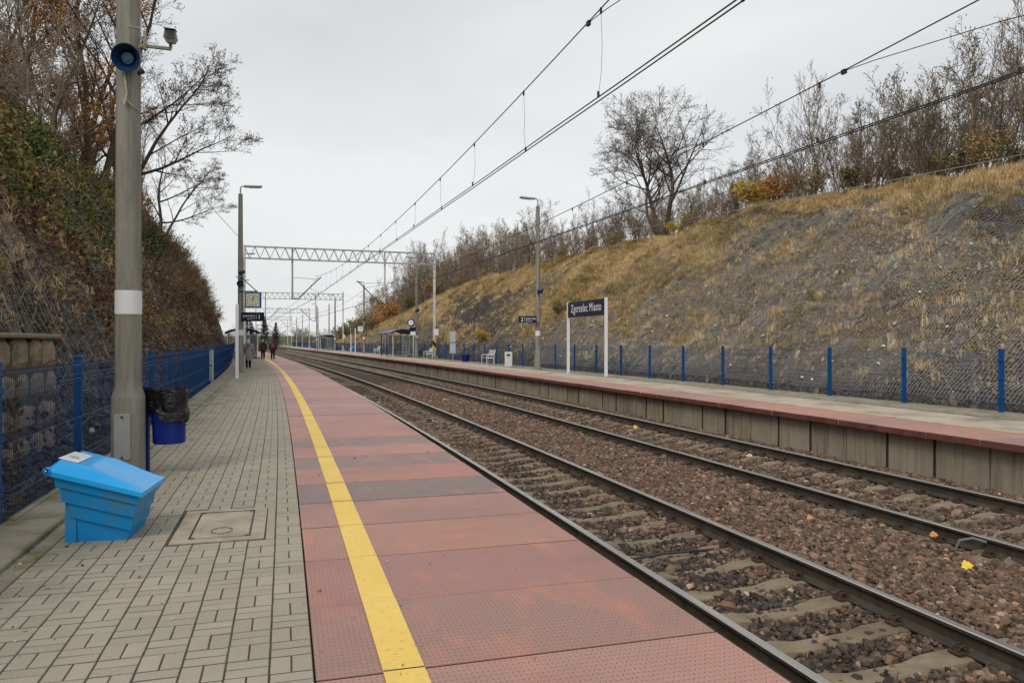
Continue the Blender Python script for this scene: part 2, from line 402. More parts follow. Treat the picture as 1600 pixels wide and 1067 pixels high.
# ---------------------------------------------------------------- ground
rng = random.Random(4); nr = np.random.RandomState(5)
mb = MB(); mb.poly([(-900, -60, -1.25), (900, -60, -1.25), (900, 2500, -1.25), (-900, 2500, -1.25)], [(0, 1, 2, 3)])
tag(mb.obj('ground', mat('ground_soil', (.10, .095, .055), .95, vs=.05, bump=0)), kind='structure')
# ballast bed with a bumpy surface
bx = [1.9, 2.6, 3.2, 3.45, 4.2, 5.05, 5.6, 6.3, 7.0, 7.55, 8.3, 9.18, 9.7, 10.1, 10.5]
bz = [-.97, -.985, -.985, -.98, -.975, -.925, -.875, -.86, -.865, -.90, -.86, -.79, -.775, -.785, -.79]
def ballast_z(x): return np.interp(x, bx, bz)
X1 = np.linspace(1.9, 10.5, 130)
Y1 = np.concatenate([np.arange(-3, 2, .12), np.arange(2, 18, .053), np.arange(18, 30, .12), np.arange(30, 90, .5), np.arange(90, 330, 3.)])
XX, YY = np.meshgrid(X1, Y1)
ZZ = ballast_z(XX) + (fbm(XX * 4, YY * 4, 0, 4) - .5) * .07 + (fbm(XX * .6, YY * .35, 3, 2) - .5) * .05
fr_ = ((YY - .12) / .642) % 1.0; on_ = (np.minimum(fr_, 1 - fr_) < .20) & (YY < 18) & ((np.abs(XX - 4.25) < 1.3) | (np.abs(XX - 8.36) < 1.3)); ZZ = ZZ - .045 * on_
dark = np.clip(1 - np.abs(XX - 4.15) / .9, 0, 1) * (fbm(XX * .8, YY * .5, 9, 3) > .42)
me = npmesh('ballast_bed', np.stack([XX - Ln(YY), YY, ZZ], -1).reshape(-1, 3), grid_faces(len(Y1), len(X1)), ballast_mat, attrs={'dark': dark.ravel()})
tag(link('ballast_bed', me), kind='structure')

# ballast stones
def stone_mesh(i):
    r = np.random.RandomState(40 + i)
    p = []
    for sx in (-1, 1):
        for sy in (-1, 1):
            for sz in (-1, 1): p.append((sx * r.uniform(.5, 1), sy * r.uniform(.45, .85), sz * r.uniform(.3, .7)))
    p += [(r.uniform(.9, 1.3), r.uniform(-.3, .3), r.uniform(-.2, .3)), (-r.uniform(.8, 1.2), r.uniform(-.3, .3), r.uniform(-.3, .2)), (r.uniform(-.3, .3), r.uniform(.6, 1), r.uniform(-.3, .3)), (r.uniform(-.3, .3), r.uniform(-.4, .4), .75)]
    import bmesh
    bm = bmesh.new()
    for q in p: bm.verts.new(q)
    res = bmesh.ops.convex_hull(bm, input=bm.verts)
    bmesh.ops.delete(bm, geom=[g for g in res['geom_interior'] if isinstance(g, bmesh.types.BMVert)], context='VERTS')
    m_ = bpy.data.meshes.new('ballast_stone'); bm.to_mesh(m_); bm.free(); m_.materials.append(stone_mat); return m_
stones = protos('ballast_stone', [stone_mesh(i) for i in range(10)])
P = []; T = []; S = []
def add_stones(n, y0, y1, size):
    y = y0 + (y1 - y0) * nr.rand(n); x = nr.uniform(2.05, 10.35, n)
    z = ballast_z(x) + (fbm(x * 4, y * 4, 0, 4) - .5) * .07 + (fbm(x * .6, y * .35, 3, 2) - .5) * .05 + nr.uniform(-.004, .022, n)
    # keep clear of sleepers a little (they show as bare concrete)
    fr = ((y - .12) / .642) % 1.0
    on = (np.minimum(fr, 1 - fr) < .2)
    x1 = np.abs(x - 4.25) < 1.15; x2 = np.abs(x - 8.36) < 1.15
    mid = (np.abs(x - 4.0) < .26) | (np.abs(x - 8.3) < .12)
    keep = ~(on & (x1 | x2)) | (nr.rand(n) < np.where(mid, .42, .06))
    x, y, z = x[keep], y[keep], z[keep]
    P.append(np.stack([x - Ln(y), y, z], -1)); S.append(size * np.exp(nr.randn(len(x)) * .38))
    b = np.array([(.20, .140, .102), (.155, .11, .082), (.23, .168, .125), (.13, .108, .09), (.255, .20, .155), (.185, .122, .086)])
    c = b[nr.randint(0, 6, len(x))] * np.exp(nr.randn(len(x), 1) * .34)
    dk = (np.clip(1.15 - np.abs(x - 4.1) / 1.0, 0, 1) * (fbm(x * .8, y * .5, 9, 3) > .42))[:, None]
    dd = np.array([(.075, .066, .060)]) * np.exp(nr.randn(len(x), 1) * .35)
    k2 = (nr.rand(len(x), 1) < dk * .7); c = np.where(k2, dd, c)
    t2 = ((x > 7.3) & (x < 9.5))[:, None]; c = np.where(t2 & (nr.rand(len(x), 1) < .5), c * np.array([(.75, .85, .9)]), c)
    q = nr.rand(len(x)); c[q < .003] = (.60, .57, .52); c[(q > .006) & (q < .009)] = (.36, .15, .07); c = c * np.array([(.97, .86, .80)])
    T.append(c)
add_stones(38000, 2.6, 9, .0215); add_stones(52000, 9, 20, .0235); add_stones(55000, 20, 42, .029)
P = np.concatenate(P); T = np.concatenate(T); S = np.concatenate(S)
rot = np.stack([nr.uniform(-.6, .6, len(P)), nr.uniform(-.6, .6, len(P)), nr.uniform(0, 6.3, len(P))], -1)
scatter('ballast', P, rot, S, T, stones, 10)

# ---------------------------------------------------------------- tracks
def sleeper_mesh():
    mb = MB(); xs = [-1.34, -1.30, -1.0, -.45, -.25, .25, .45, 1.0, 1.30, 1.34]; zt = [-.03, 0, 0, -.005, -.035, -.035, -.005, 0, 0, -.03]; w = [.10, .115, .12, .115, .10, .10, .115, .12, .115, .10]
    Pt = []
    for x, z, ww in zip(xs, zt, w): Pt += [(x, -ww - .03, -.2), (x, -ww, z - .012), (x, -ww + .012, z), (x, ww - .012, z), (x, ww, z - .012), (x, ww + .03, -.2)]
    F = [(i * 6 + j, i * 6 + j + 1, (i + 1) * 6 + j + 1, (i + 1) * 6 + j) for i in range(len(xs) - 1) for j in range(5)]
    F += [(0, 1, 2, 3, 4, 5), tuple(range(len(xs) * 6 - 1, len(xs) * 6 - 7, -1))]
    mb.poly(Pt, F); return mb.mesh('sleeper', sleeper_mat)
def clip_mesh():
    mb = MB()
    for dy in (-.030, .030):
        pts = []
        for k in range(11):
            a = R(-55 + k * 29); pts.append((.085 + .040 * math.cos(a), dy + .010 * (k - 5) / 5, .038 + .034 * math.sin(a)))
        mb.tube(pts, .0095, 5)
    mb.tube([(.045, -.05, .03), (.075, -.02, .05), (.075, .02, .05), (.045, .05, .03)], .009, 5)
    mb.box((.115, 0, .012), (.07, .11, .028), bev=.006)
    return mb.mesh('rail_clip', rust)
SLM, CLM = sleeper_mesh(), clip_mesh()
def rail_profile():
    return [(-.075, -.18), (.075, -.18), (.075, -.168), (.025, -.150), (.010, -.135), (.009, -.060), (.020, -.044), (.038, -.036), (.040, -.010), (.030, -.001), (-.030, -.001), (-.040, -.010), (-.038, -.036), (-.020, -.044), (-.009, -.060), (-.010, -.135), (-.025, -.150), (-.075, -.168)]
def make_track(label, xa, za, xb, zb):
    root = empty('railway_track', label=label, kind='structure'); root['category'] = 'railway track'; cx = (xa + xb) / 2; cant = math.atan2(zb - za, xb - xa)
    ys = [-3 + 3 * i for i in range(24)] + [70 + 8 * i for i in range(34)]
    for (x, z) in ((xa, za), (xb, zb)):
        mb = MB(); pr = rail_profile(); n = len(pr)
        Pt = []
        for y in ys:
            for (px, pz) in pr: Pt.append(W(x + px, y, z + pz))
        F = []; 
        for i in range(len(ys) - 1):
            for j in range(n): F.append((i * n + j, (i + 1) * n + j, (i + 1) * n + (j + 1) % n, i * n + (j + 1) % n))
        mb.poly(Pt, F)
        for i in range(len(mb.f)):
            if i % n in (8, 9, 10): mb.m[i] = 1
        mb.obj('rail', [rail_side, rail_top], root)
    k = 0
    far = MB(); nclip = 0
    for i in range(330):
        y = .12 + .642 * i
        if y < 2.2 or y > 190: continue
        zc = (za + zb) / 2 - .178
        k += 1
        loc = W(cx + rng.uniform(-.015, .015), y + rng.uniform(-.02, .02), zc); rt = (0, -cant, head(y) + rng.uniform(-.012, .012))
        if k <= 290: link('sleeper', SLM, root, loc, rt)
        for (x, z, sgn) in ((xa, za, 1), (xa, za, -1), (xb, zb, 1), (xb, zb, -1)):
            p = W(x, y, z - .183); r = head(y) + (0 if sgn > 0 else math.pi)
            if nclip < 296: link('rail_clip', CLM, root, p, (0, 0, r)); nclip += 1
            elif y < 90:
                far.box(W(x + sgn * .10, y, z - .145), (.11, .11, .06), rz=head(y))
    far.obj('clips_beyond', rust, root)['kind'] = 'stuff'
    return root
make_track('nearer railway track with polished rails on concrete sleepers beside the red platform edge', 3.452, -.77, 5.05, -.715)
make_track('farther railway track running beside the opposite platform wall', 7.547, -.69, 9.176, -.58)

# ---------------------------------------------------------------- left platform
KX0, KX1, GX1, PX0, PX1, SX1 = -2.16, -1.80, -1.68, -1.68, .12, 2.136
ysl = [-2 + 2 * i for i in range(34)] + [66 + 8 * i for i in range(24)]
mb = MB(); mb.sweep([(-1.642, -.0035), (.118, -.0035), (.118, -.035), (.16, -.035), (.16, -1.2), (-2.4, -1.2), (-2.4, -.2), (-1.642, -.2)], ysl)
pavement = mb.obj('pavement', joint_mat); tag(pavement, 'grey block pavement of the near platform', kind='structure')
mb = MB(); mb.sweep([(.16, -.13), (1.86, -.13), (1.86, -1.3), (.16, -1.3)], ysl)
pe = mb.obj('platform_edge', mat('platform_core', (.12, .11, .10), .9)); tag(pe, 'red slab edge of the near platform', kind='structure')
mb = MB(); mb.sweep([(.125, -.0055), (2.12, -.0055), (2.12, -.0085), (.125, -.0085)], ysl); mb.obj('slab_joint', mat('joint_dirt', (.035, .026, .02), .95), pe)
def bricks():
    bm_ = MB(); bm_.box((0, 0, -.03), (.184, .0795, .06), bev=.002); BR = bm_.mesh('brick', brick_mat); bl_ = MB(); bl_.box((0, 0, -.03), (.176, .0885, .06), bev=.002); BL = bl_.mesh('brick', brick_mat)
    cw = .1945; cand = []
    for c in range(-1, 10):
        x0 = PX1 - (c + 1) * cw
        lim = x0 < PX0
        n0 = int(2.2 / .38)
        for k in range(n0, 185):
            yb = k * .378 + (.189 if c % 2 else 0)
            if lim:
                if x0 + cw < PX0 + .06: continue
            cells = [(x0 + cw / 2, yb + .0475, 0), (x0 + cw / 2, yb + .142, 0), (x0 + .0485, yb + .2835, 1), (x0 + .1455, yb + .2835, 1)]
            for (x, y, r) in cells:
                if c == -1: continue
                if -.86 < x < -.12 and 6.04 < y < 7.27: continue
                cand.append((x, y, r))
    cb_ = MB(); cb_.box((0, 0, -.03), (.066, .172, .06), bev=.004); CB_ = cb_.mesh('brick', brick_mat)
    for k in range(7): link('brick', CB_, pavement, W(-.113, 6.06 + .0875 + k * .178, -.001))
    def size(b):
        X = b[0] - L(b[1]); Z = X * .2834 + b[1] * .959; px = 800 + 1185 * (X * .959 - b[1] * .2834) / max(Z, .1); py = 534 + 1778 / max(Z, .1)
        vis = -30 < px < 1600 and py < 1085
        return (not vis, Z)
    cand.sort(key=size)
    far = MB(); tint = []
    for i, (x, y, r) in enumerate(cand):
        dz = rng.uniform(-.0008, .0025); rx, ry = rng.uniform(-.008, .008), rng.uniform(-.008, .008)
        # sag near the kerb
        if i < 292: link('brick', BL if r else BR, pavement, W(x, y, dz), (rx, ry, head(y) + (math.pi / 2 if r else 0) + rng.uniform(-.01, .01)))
        else:
            n0 = len(far.v)
            if y < 22: far.box(W(x, y, dz - .03), (.176, .0885, .06) if r else (.184, .0795, .06), rz=head(y) + (math.pi / 2 if r else 0), bev=.002)
            else: far.box(W(x, y, dz - .03), (.178, .0885, .06) if r else (.184, .081, .06), rz=head(y) + (math.pi / 2 if r else 0))
            tint += [rng.random()] * (len(far.v) - n0)
    me = far.mesh('paving_bricks', brick_mat); a = me.attributes.new('tint', 'FLOAT', 'POINT'); a.data.foreach_set('value', np.array(tint, np.float32))
    link('paving_bricks', me, pavement)['kind'] = 'stuff'
bricks()
# kerb blocks and gutter between fence and paving
mb = MB(); mb.box((0, 0, 0), (.36, 1.06, .16), bev=.012); KB = mb.mesh('kerb_block', conc_old)
mb = MB(); mb.box((0, 0, 0), (.17, 1.06, .12), bev=.01); GB = mb.mesh('gutter_block', conc_old)
mb = MB(); mb.box((0, 0, 0), (.06, 1.06, .2), bev=.01); EB = mb.mesh('edging_block', conc_old)
kerb = empty('kerb', kind='structure'); tag(kerb, 'mossy concrete kerb strip along the foot of the near fence')
for i in range(1, 75):
    y = i * 1.07
    link('kerb_block', KB, kerb, W(-1.96, y, -.055 + rng.uniform(-.006, .006)), (0, 0, head(y)))
    link('gutter_block', GB, kerb, W(-1.712, y + .4, -.075 + rng.uniform(-.006, .006)), (0, rng.uniform(-.02, .02), head(y)))
    link('edging_block', EB, kerb, W(-2.17, y + .2, -.065 + rng.uniform(-.006, .006)), (0, 0, head(y)))
# red slabs
mb = MB(); mb.box((0, 0, -.06), (SX1 - PX1 - .012, .936, .12), bev=.003)
SB = mb.mesh('platform_slab', [slab_mat])
pal = [(.42, .215, .178), (.40, .21, .178), (.44, .22, .178), (.33, .20, .175), (.41, .225, .185), (.31, .195, .172), (.47, .235, .19)]
special = {3: (.36, .185, .15), 4: (.37, .185, .15), 5: (.44, .195, .15), 6: (.39, .195, .16), 7: (.22, .155, .14), 8: (.46, .20, .155), 9: (.27, .175, .155), 10: (.48, .225, .175), 11: (.28, .185, .16), 12: (.47, .215, .17)}
ym = MB()
for i in range(1, 125):
    y0 = .6 + .955 * i; y = y0 + .4775; k = special.get(i, pal[rng.randrange(7)]); k = tuple(v * rng.uniform(.94, 1.05) for v in k)
    dz = rng.uniform(-.004, .004); ry = rng.uniform(-.0012, .0012)
    if i < 3: dz = 0
    link('platform_slab', SB, pe, W((SX1 + PX1) / 2, y, dz), (rng.uniform(-.002, .002), ry, head(y) + rng.uniform(-.002, .002)), color=k + (1,))
    ww = .095 if i < 30 else .10
    a, b = W(.515 - ww, y0 + .005, dz + .0045), W(.515 + ww, y0 + .005, dz + .0045); c, d = W(.515 + ww, y0 + .951, dz + .0045), W(.515 - ww, y0 + .951, dz + .0045)
    ym.poly([a, b, c, d], [(0, 1, 2, 3)])
tag(ym.obj('yellow_line', yellow_mat), 'yellow safety line painted along the near platform', kind='structure')

# manhole
mh = empty('manhole_cover', W(-.49, 6.65, 0), label='square concrete manhole cover with metal rim set in the grey paving', cat='manhole cover')
mb = MB(); o_ = [(-.335, -.57), (.335, -.57), (.335, .57), (-.335, .57)]; n_ = [(-.215, -.46), (.235, -.46), (.235, .47), (-.215, .47)]
pts = [(x + (.0 if k else 0), y, .004) for k, (x, y) in enumerate(o_)] + [(x, y, .004) for x, y in n_] + [(x, y, -.08) for x, y in o_] + [(x, y, -.08) for x, y in n_]
mb.poly(pts, [(k, (k + 1) % 4, 4 + (k + 1) % 4, 4 + k) for k in range(4)] + [(8 + k, 8 + (k + 1) % 4, (k + 1) % 4, k) for k in range(4)] + [(4 + k, 4 + (k + 1) % 4, 12 + (k + 1) % 4, 12 + k) for k in range(4)])
mb.obj('frame', conc_cover, mh)
for yy in (-.225, .235):
    mb = MB(); mb.box((.01, yy, -.03), (.425, .449, .066), bev=.006); mb.obj('cover', conc_cover, mh)
mb = MB()
for (cx, cy, sx, sy) in ((.01, -.456, .45, .006), (.01, .467, .45, .006), (-.21, 0, .006, .92), (.23, 0, .006, .92)): mb.box((cx, cy, 0.0), (sx, sy, .012))
mb.obj('metal_rim', steel_dark, mh)
COV = [o for o in mh.children if o.name.startswith('cover')]
for (cx, cy) in ((-.185, -.43), (.205, -.43), (.205, .44), (-.185, .44)): mb = MB(); mb.box((cx, cy, .002), (.03, .03, .006)); mb.obj('lifting_hole', black_print, COV[0 if cy < 0 else 1])
mb = MB()
for k in range(8):
    a = 2 * math.pi * k / 8; mb.box((.01 + .075 * math.cos(a), -.24 + .1 * math.sin(a), .005), (.012, .05, .004), rz=a)
mb.obj('emblem', mat('emblem_metal', (.10, .10, .12), .5, .4), COV[0])

# bits of litter, grit and leaf crumbs on the paving and slabs
n = 420; r = np.random.RandomState(19); x = np.where(r.rand(n) < .55, -1.75 + 1.2 * r.rand(n) ** 2, r.uniform(-1.7, 2.1, n)); y = 2.8 + 20 * r.rand(n) ** 1.4
c = np.array([(.62, .60, .55), (.12, .07, .04), (.30, .20, .08), (.06, .05, .04), (.42, .35, .15)])[r.randint(0, 5, n)]
scatter('litter_crumbs', np.stack([x - Ln(y), y, np.full(n, .006)], -1), np.stack([r.uniform(-.3, .3, n), r.uniform(-.3, .3, n), r.uniform(0, 6, n)], -1), .0035 + .009 * r.rand(n) ** 4, c, stones, 10, 19)
# ---------------------------------------------------------------- right platform
RX = 10.21; ysr = [0 + 2 * i for i in range(40)] + [80 + 8 * i for i in range(28)]
def slab_line(x0, x1, z0, z1, name, m_, label):
    mb = MB(); mb.sweep([(x0, z1), (x1, z1), (x1, z0), (x0, z0)], ysr); o = mb.obj(name, m_); tag(o, label, kind='structure'); return o
rpl = slab_line(RX + 1.42, 13.29, -1.2, 0, 'pavement', conc_mid, 'pale concrete walkway of the far platform')
slab_line(10.48, RX + 1.42, -1.2, -.13, 'platform_bed', bpy.data.materials['platform_core'], 'bed under the far platform edge')
slab_line(13.33, 14.9, -1.2, -.012, 'verge', conc_old, 'worn concrete verge in front of the far fence')
mb = MB(); mb.box((0, 0, 0), (.07, 1.02, .14), bev=.008); K2 = mb.mesh('kerb_block', conc_old)
kerb2 = empty('kerb', kind='structure'); tag(kerb2, 'kerb line at the back of the far platform')
for i in range(8, 110):
    y = i * 1.04; link('kerb_block', K2, kerb2, W(13.31, y, -.045 + rng.uniform(-.004, .006)), (0, 0, head(y)))
pe2 = empty('platform_edge', kind='structure'); tag(pe2, 'red slab edge and concrete wall of the far platform')
mb = MB(); mb.box((.71, 0, -.055), (1.415, 1.018, .11), bev=.006); mb.m = [0] * len(mb.f)
# darker front lip
for i, f in enumerate(mb.f):
    if all(mb.v[j][0] < .02 for j in f): mb.m[i] = 1
SB2 = mb.mesh('platform_slab', [slab_mat, slab_edge])
mb = MB(); mb.box((0, 0, 0), (.10, 1.0, .98), bev=.01); WP = mb.mesh('wall_panel', wallpanel_mat)
mb = MB(); mb.box((0, 0, 0), (.07, .05, .98)); WJ = mb.mesh('wall_joint', mat('stained_joint', (.04, .028, .02), .95, var=.4, vs=6))
ym = MB()
for i in range(6, 200):
    y = .35 + 1.03 * i; k = pal[rng.randrange(7)]; k = tuple(min(1, v * rng.uniform(1.1, 1.25)) for v in k); dz = rng.uniform(-.006, .004)
    link('platform_slab', SB2, pe2, W(RX + rng.uniform(-.008, .008), y, dz), (0, 0, head(y)), color=k + (1,))
    link('wall_panel', WP, pe2, W(10.45 + rng.uniform(-.008, .008), y, -.61), (0, 0, head(y)))
    if i < 100 and i % 3 != 2: link('wall_joint', WJ, pe2, W(10.425, y + .515, -.61), (0, 0, head(y)))
    ym.poly([W(11.50, y - .51, dz + .0045), W(11.60, y - .51, dz + .0045), W(11.60, y + .51, dz + .0045), W(11.50, y + .51, dz + .0045)], [(0, 1, 2, 3)])
tag(ym.obj('yellow_line', mat('faded_yellow', (.66, .50, .24), .7, var=.15, vs=3, bump=.2, grime=(.42, .34, .24), gs=1.5)), 'thin yellow line along the far platform', kind='structure')

# ---------------------------------------------------------------- fences
mesh_blue = mat('mesh_blue', (.006, .05, .16), .45, bump=0)
def panel_mesh(side):
    mb = MB(); n = 50; sp = 2.56 / n; d = -.035 * side
    zs = [.03, .20, .235, .27, 1.06, 1.10, 1.14, 1.27]; off = [0, 0, d, 0, 0, d, 0, 0]
    r = .0021 if side < 0 else .0016
    for k in range(n + 1):
        y = -1.28 + k * sp; P = []; F = []
        for z, o in zip(zs, off): P += [(o - r, y - r, z), (o + r, y - r, z), (o, y + r, z)]
        for i in range(len(zs) - 1):
            for j in range(3): F.append((3 * i + j, 3 * i + (j + 1) % 3, 3 * i + 3 + (j + 1) % 3, 3 * i + 3 + j))
        mb.poly(P, F)
    for z, o in ((.05, 0), (.20, 0), (.235, d), (.27, 0), (.66, 0), (1.06, 0), (1.10, d), (1.14, 0), (1.24, 0)):
        mb.tube([(o + .006, -1.28, z), (o + .006, 1.28, z)], .0028, 4, False)
    return mb.mesh('mesh_panel', mesh_blue)
def post_mesh(w, d):
    mb = MB(); mb.box((0, 0, .56), (w, d, 1.5), bev=.004); mb.box((0, 0, 1.325), (w + .012, d + .012, .03), bev=.006)
    for z in (.3, .7, 1.1): mb.box((w / 2 + .008, 0, z), (.02, d + .02, .045), bev=.003)
    return mb.mesh('post', blue_paint)
PM1, PM2, PO = panel_mesh(-1), panel_mesh(1), post_mesh(.075, .085)
f1 = empty('wire_fence', label='blue welded wire fence along the near platform below the overgrown bank', cat='fence')
y = 4.44
while y < 170:
    link('post', PO, f1, W(-2.25, y, 0), (0, 0, head(y))); link('mesh_panel', PM1, f1, W(-2.19, y + 1.315, 0), (0, 0, head(y + 1.3))); y += 2.63
f2 = empty('wire_fence', label='blue welded wire fence at the foot of the netted grassy slope on the far platform', cat='fence')
y = 12.58 - 2.63 * 2
while y < 250:
    link('post', PO, f2, W(14.7, y, 0), (0, 0, head(y) + math.pi)); link('mesh_panel', PM2, f2, W(14.64, y + 1.315, 0), (0, 0, head(y + 1.3))); y += 2.63

# ---------------------------------------------------------------- text
def text_mesh(s, size, m_, xs=1., align='LEFT', ext=.002):
    cu = bpy.data.curves.new('lettering', 'FONT'); cu.body = s; cu.size = size; cu.extrude = ext; cu.align_x = align; cu.offset = size * .001; cu.space_character = 1.06; cu.resolution_u = 3
    o = bpy.data.objects.new('lettering', cu); COL.objects.link(o); bpy.context.view_layer.update()
    me = bpy.data.meshes.new_from_object(o.evaluated_get(bpy.context.evaluated_depsgraph_get())); bpy.data.objects.remove(o)
    me.transform(Matrix.Diagonal((xs, 1, 1, 1))); me.transform(Matrix.Rotation(R(90), 4, 'X')); me.materials.clear(); me.materials.append(m_); return me   # reads along +x, up +z, faces -y

# ---------------------------------------------------------------- concrete lamp posts
def concrete_pole(prof, n=20):
    mb = MB(); mb.lathe(prof, n); return mb.mesh('pole', pole_conc, True)
POLE = concrete_pole([(.180, -.15), (.176, .0), (.174, .86), (.170, .90), (.140, .985), (.138, 1.1), (.122, 5.3), (.102, 8.7)])
mb = MB(); mb.lathe([(.1385, 1.80), (.1385, 2.06), (.134, 2.061)], 20, cap=False); BAND = mb.mesh('white_band', white_flat, True)
def lamp_mesh():
    mb = MB(); mb.tube([(0, 0, 8.55), (0, 0, 9.0), (.06, 0, 9.08), (.16, 0, 9.1)], .035, 8)
    return mb.mesh('bracket', galv, True)
def head_mesh():
    mb = MB(); mb.box((.58, 0, 9.1), (.86, .24, .10), ry=R(-3), bev=.035); mb.mi = 1; mb.box((.66, 0, 9.045), (.52, .19, .03), ry=R(-3), bev=.01); return mb.mesh('lamp_head', [galv, mat('lamp_glass', (.35, .36, .36), .2, bump=0)])
LB, LHD = lamp_mesh(), head_mesh()
def horn_mesh():
    mb = MB(); prof = [(.165, .0), (.168, .008), (.160, .010), (.150, -.01)]
    out = [(.165, .005), (.135, -.055), (.10, -.10), (.075, -.16), (.07, -.24), (.045, -.27)]
    inn = [(.165, .005), (.160, .0), (.128, -.055), (.092, -.10), (.070, -.15)]
    def ring(pr, flip=False):
        n = 24; Pt = [(r * math.cos(2 * math.pi * j / n), -z, r * math.sin(2 * math.pi * j / n)) for r, z in pr for j in range(n)]
        F = [(i * n + j, i * n + (j + 1) % n, (i + 1) * n + (j + 1) % n, (i + 1) * n + j) for i in range(len(pr) - 1) for j in range(n)]
        F.append(tuple((len(pr) - 1) * n + j for j in range(n))); mb.poly([(x, -y, z) for x, y, z in Pt], F)
    ring([(r, z) for r, z in out]); ring(inn)
    return mb
def place_horn(parent, loc, rot, s=1., name='loudspeaker', **tg):
    # opening faces -y
    t = empty(name, loc, 0); t.rotation_euler = rot; t.scale = (s, s, s); tag(t, **tg)
    mb = MB(); n = 24
    def ring(pr):
        Pt = [(r * math.cos(2 * math.pi * j / n), y, r * math.sin(2 * math.pi * j / n)) for r, y in pr for j in range(n)]
        F = [(i * n + j, i * n + (j + 1) % n, (i + 1) * n + (j + 1) % n, (i + 1) * n + j) for i in range(len(pr) - 1) for j in range(n)]
        F.append(tuple((len(pr) - 1) * n + j for j in range(n))); mb.poly(Pt, F)
    hm = bpy.data.materials.get('horn_blue') or mat('horn_blue', (.006, .032, .085), .3, var=.2, bump=.05, grime=(.012, .02, .035))
    ring([(.158, 0), (.168, .0), (.170, .012), (.162, .02), (.13, .06), (.10, .11), (.078, .17), (.072, .26), (.045, .29)]); ring([(.158, 0), (.125, .05), (.09, .10), (.078, .15)])
    mb.obj('horn', hm, t, True)
    mb = MB(); mb.lathe([(.072, 0), (.072, .012), (.062, .018), (.034, .018), (.032, .026), (.0, .028)], 16, cap=False)
    o = mb.obj('driver', bpy.data.materials.get('driver_grey') or mat('driver_grey', (.06, .12, .19), .5, bump=0), t, True, rot=(R(90), 0, 0), loc=(0, .10, 0))
    if s > .9:
        mb = MB()
        for k in range(3):
            a = R(90 + 120 * k); mb.cyl((.052 * math.cos(a), .085, .052 * math.sin(a)), (.052 * math.cos(a), .07, .052 * math.sin(a)), .009, n=8)
        mb.obj('bolt', black_print, t)
    mb = MB(); mb.box((.02, .23, -.09), (.06, .12, .16), bev=.01); mb.box((.02, .22, -.17), (.14, .06, .03), bev=.006); mb.cyl((.08, .22, -.15), (.14, .26, -.12), .03); mb.obj('bracket', hm, t)
    return t
def lamp_post(x, y, side, label, group=None, s=1.):
    t = empty('lamp_post', W(x, y, 0), 0, label, 'lamp post', group); r = head(y) + (0 if side < 0 else math.pi)
    link('pole', POLE, t); link('white_band', BAND, t); link('bracket', LB, t, rot=(0, 0, r)); link('lamp_head', LHD, t, rot=(0, 0, r))
    return t
LPX = -1.45
p1 = lamp_post(-1.655, 9.28, -1, 'large concrete lamp post in the foreground behind the bright blue grit bin')
mb = MB(); mb.box((0, 0, .46), (.158, .02, .50), bev=.004); mb.obj('access_plate', mat('plate_grey', (.34, .35, .35), .6, var=.1, bump=.1, grime=(.22, .21, .2)), p1, loc=(-.03, -.174, 0), rot=(0, 0, R(0)))
mb = MB(); mb.cyl((0, -.02, .24), (0, 0, .24), .011, n=8); mb.cyl((0, -.02, .68), (0, 0, .68), .011, n=8); mb.obj('plate_bolt', black_print, p1, loc=(-.03, -.184, 0))
mb = MB(); mb.tube([(-.02, -.14, 4.45), (-.0, -.155, 4.3), (.01, -.15, 4.2), (-.01, -.16, 4.08), (-.02, -.14, 4.14)], .012, 6); mb.tube([(-.0, -.15, 4.15), (.06, -.14, 4.08), (.13, -.06, 4.05)], .006, 5); mb.obj('cable', mat('cream_cable', (.42, .38, .28), .6, bump=0), p1)
p2 = lamp_post(LPX, 39.3, -1, 'concrete lamp post on the near platform holding the clock and platform sign')
for k, yy in enumerate((69.3, 99.3, 129.3, 159.3)): lamp_post(LPX + .1, yy, -1, 'distant concrete lamp post on the near platform beyond the shelter', 'distant lamp posts on the near platform')
for k, (yy, lb) in enumerate(((38.35, 'concrete lamp post on the far platform left of the station name board'), (68.35, 'concrete lamp post on the far platform beside the blue shelter'), (98.35, 'concrete lamp post on the far platform left of the blue shelter'), (128.35, 'far concrete lamp post before the distant blue shelter'), (158.35, 'farthest concrete lamp post on the far platform'))):
    lamp_post(13.5, yy, 1, lb)
place_horn(None, W(-1.64, 9.02, 4.56), (R(12), 0, R(-4)), .88, label='blue horn loudspeaker on the foreground lamp post', cat='loudspeaker')
place_horn(None, W(-1.47, 39.05, 4.3), (R(10), 0, R(-10)), .95, label='blue horn loudspeaker on the lamp post above the clock', cat='loudspeaker')
place_horn(None, W(13.68, 38.1, 4.15), (R(10), 0, R(60)), .95, label='blue horn loudspeaker on the lamp post left of the station name board', cat='loudspeaker')
place_horn(None, W(13.6, 68.1, 4.3), (R(10), 0, R(50)), .95, label='horn loudspeaker on the lamp post beside the blue shelter', cat='loudspeaker')
place_horn(None, W(13.6, 98.1, 4.3), (R(10), 0, R(50)), .95, label='horn loudspeaker on the lamp post left of the blue shelter', cat='loudspeaker')

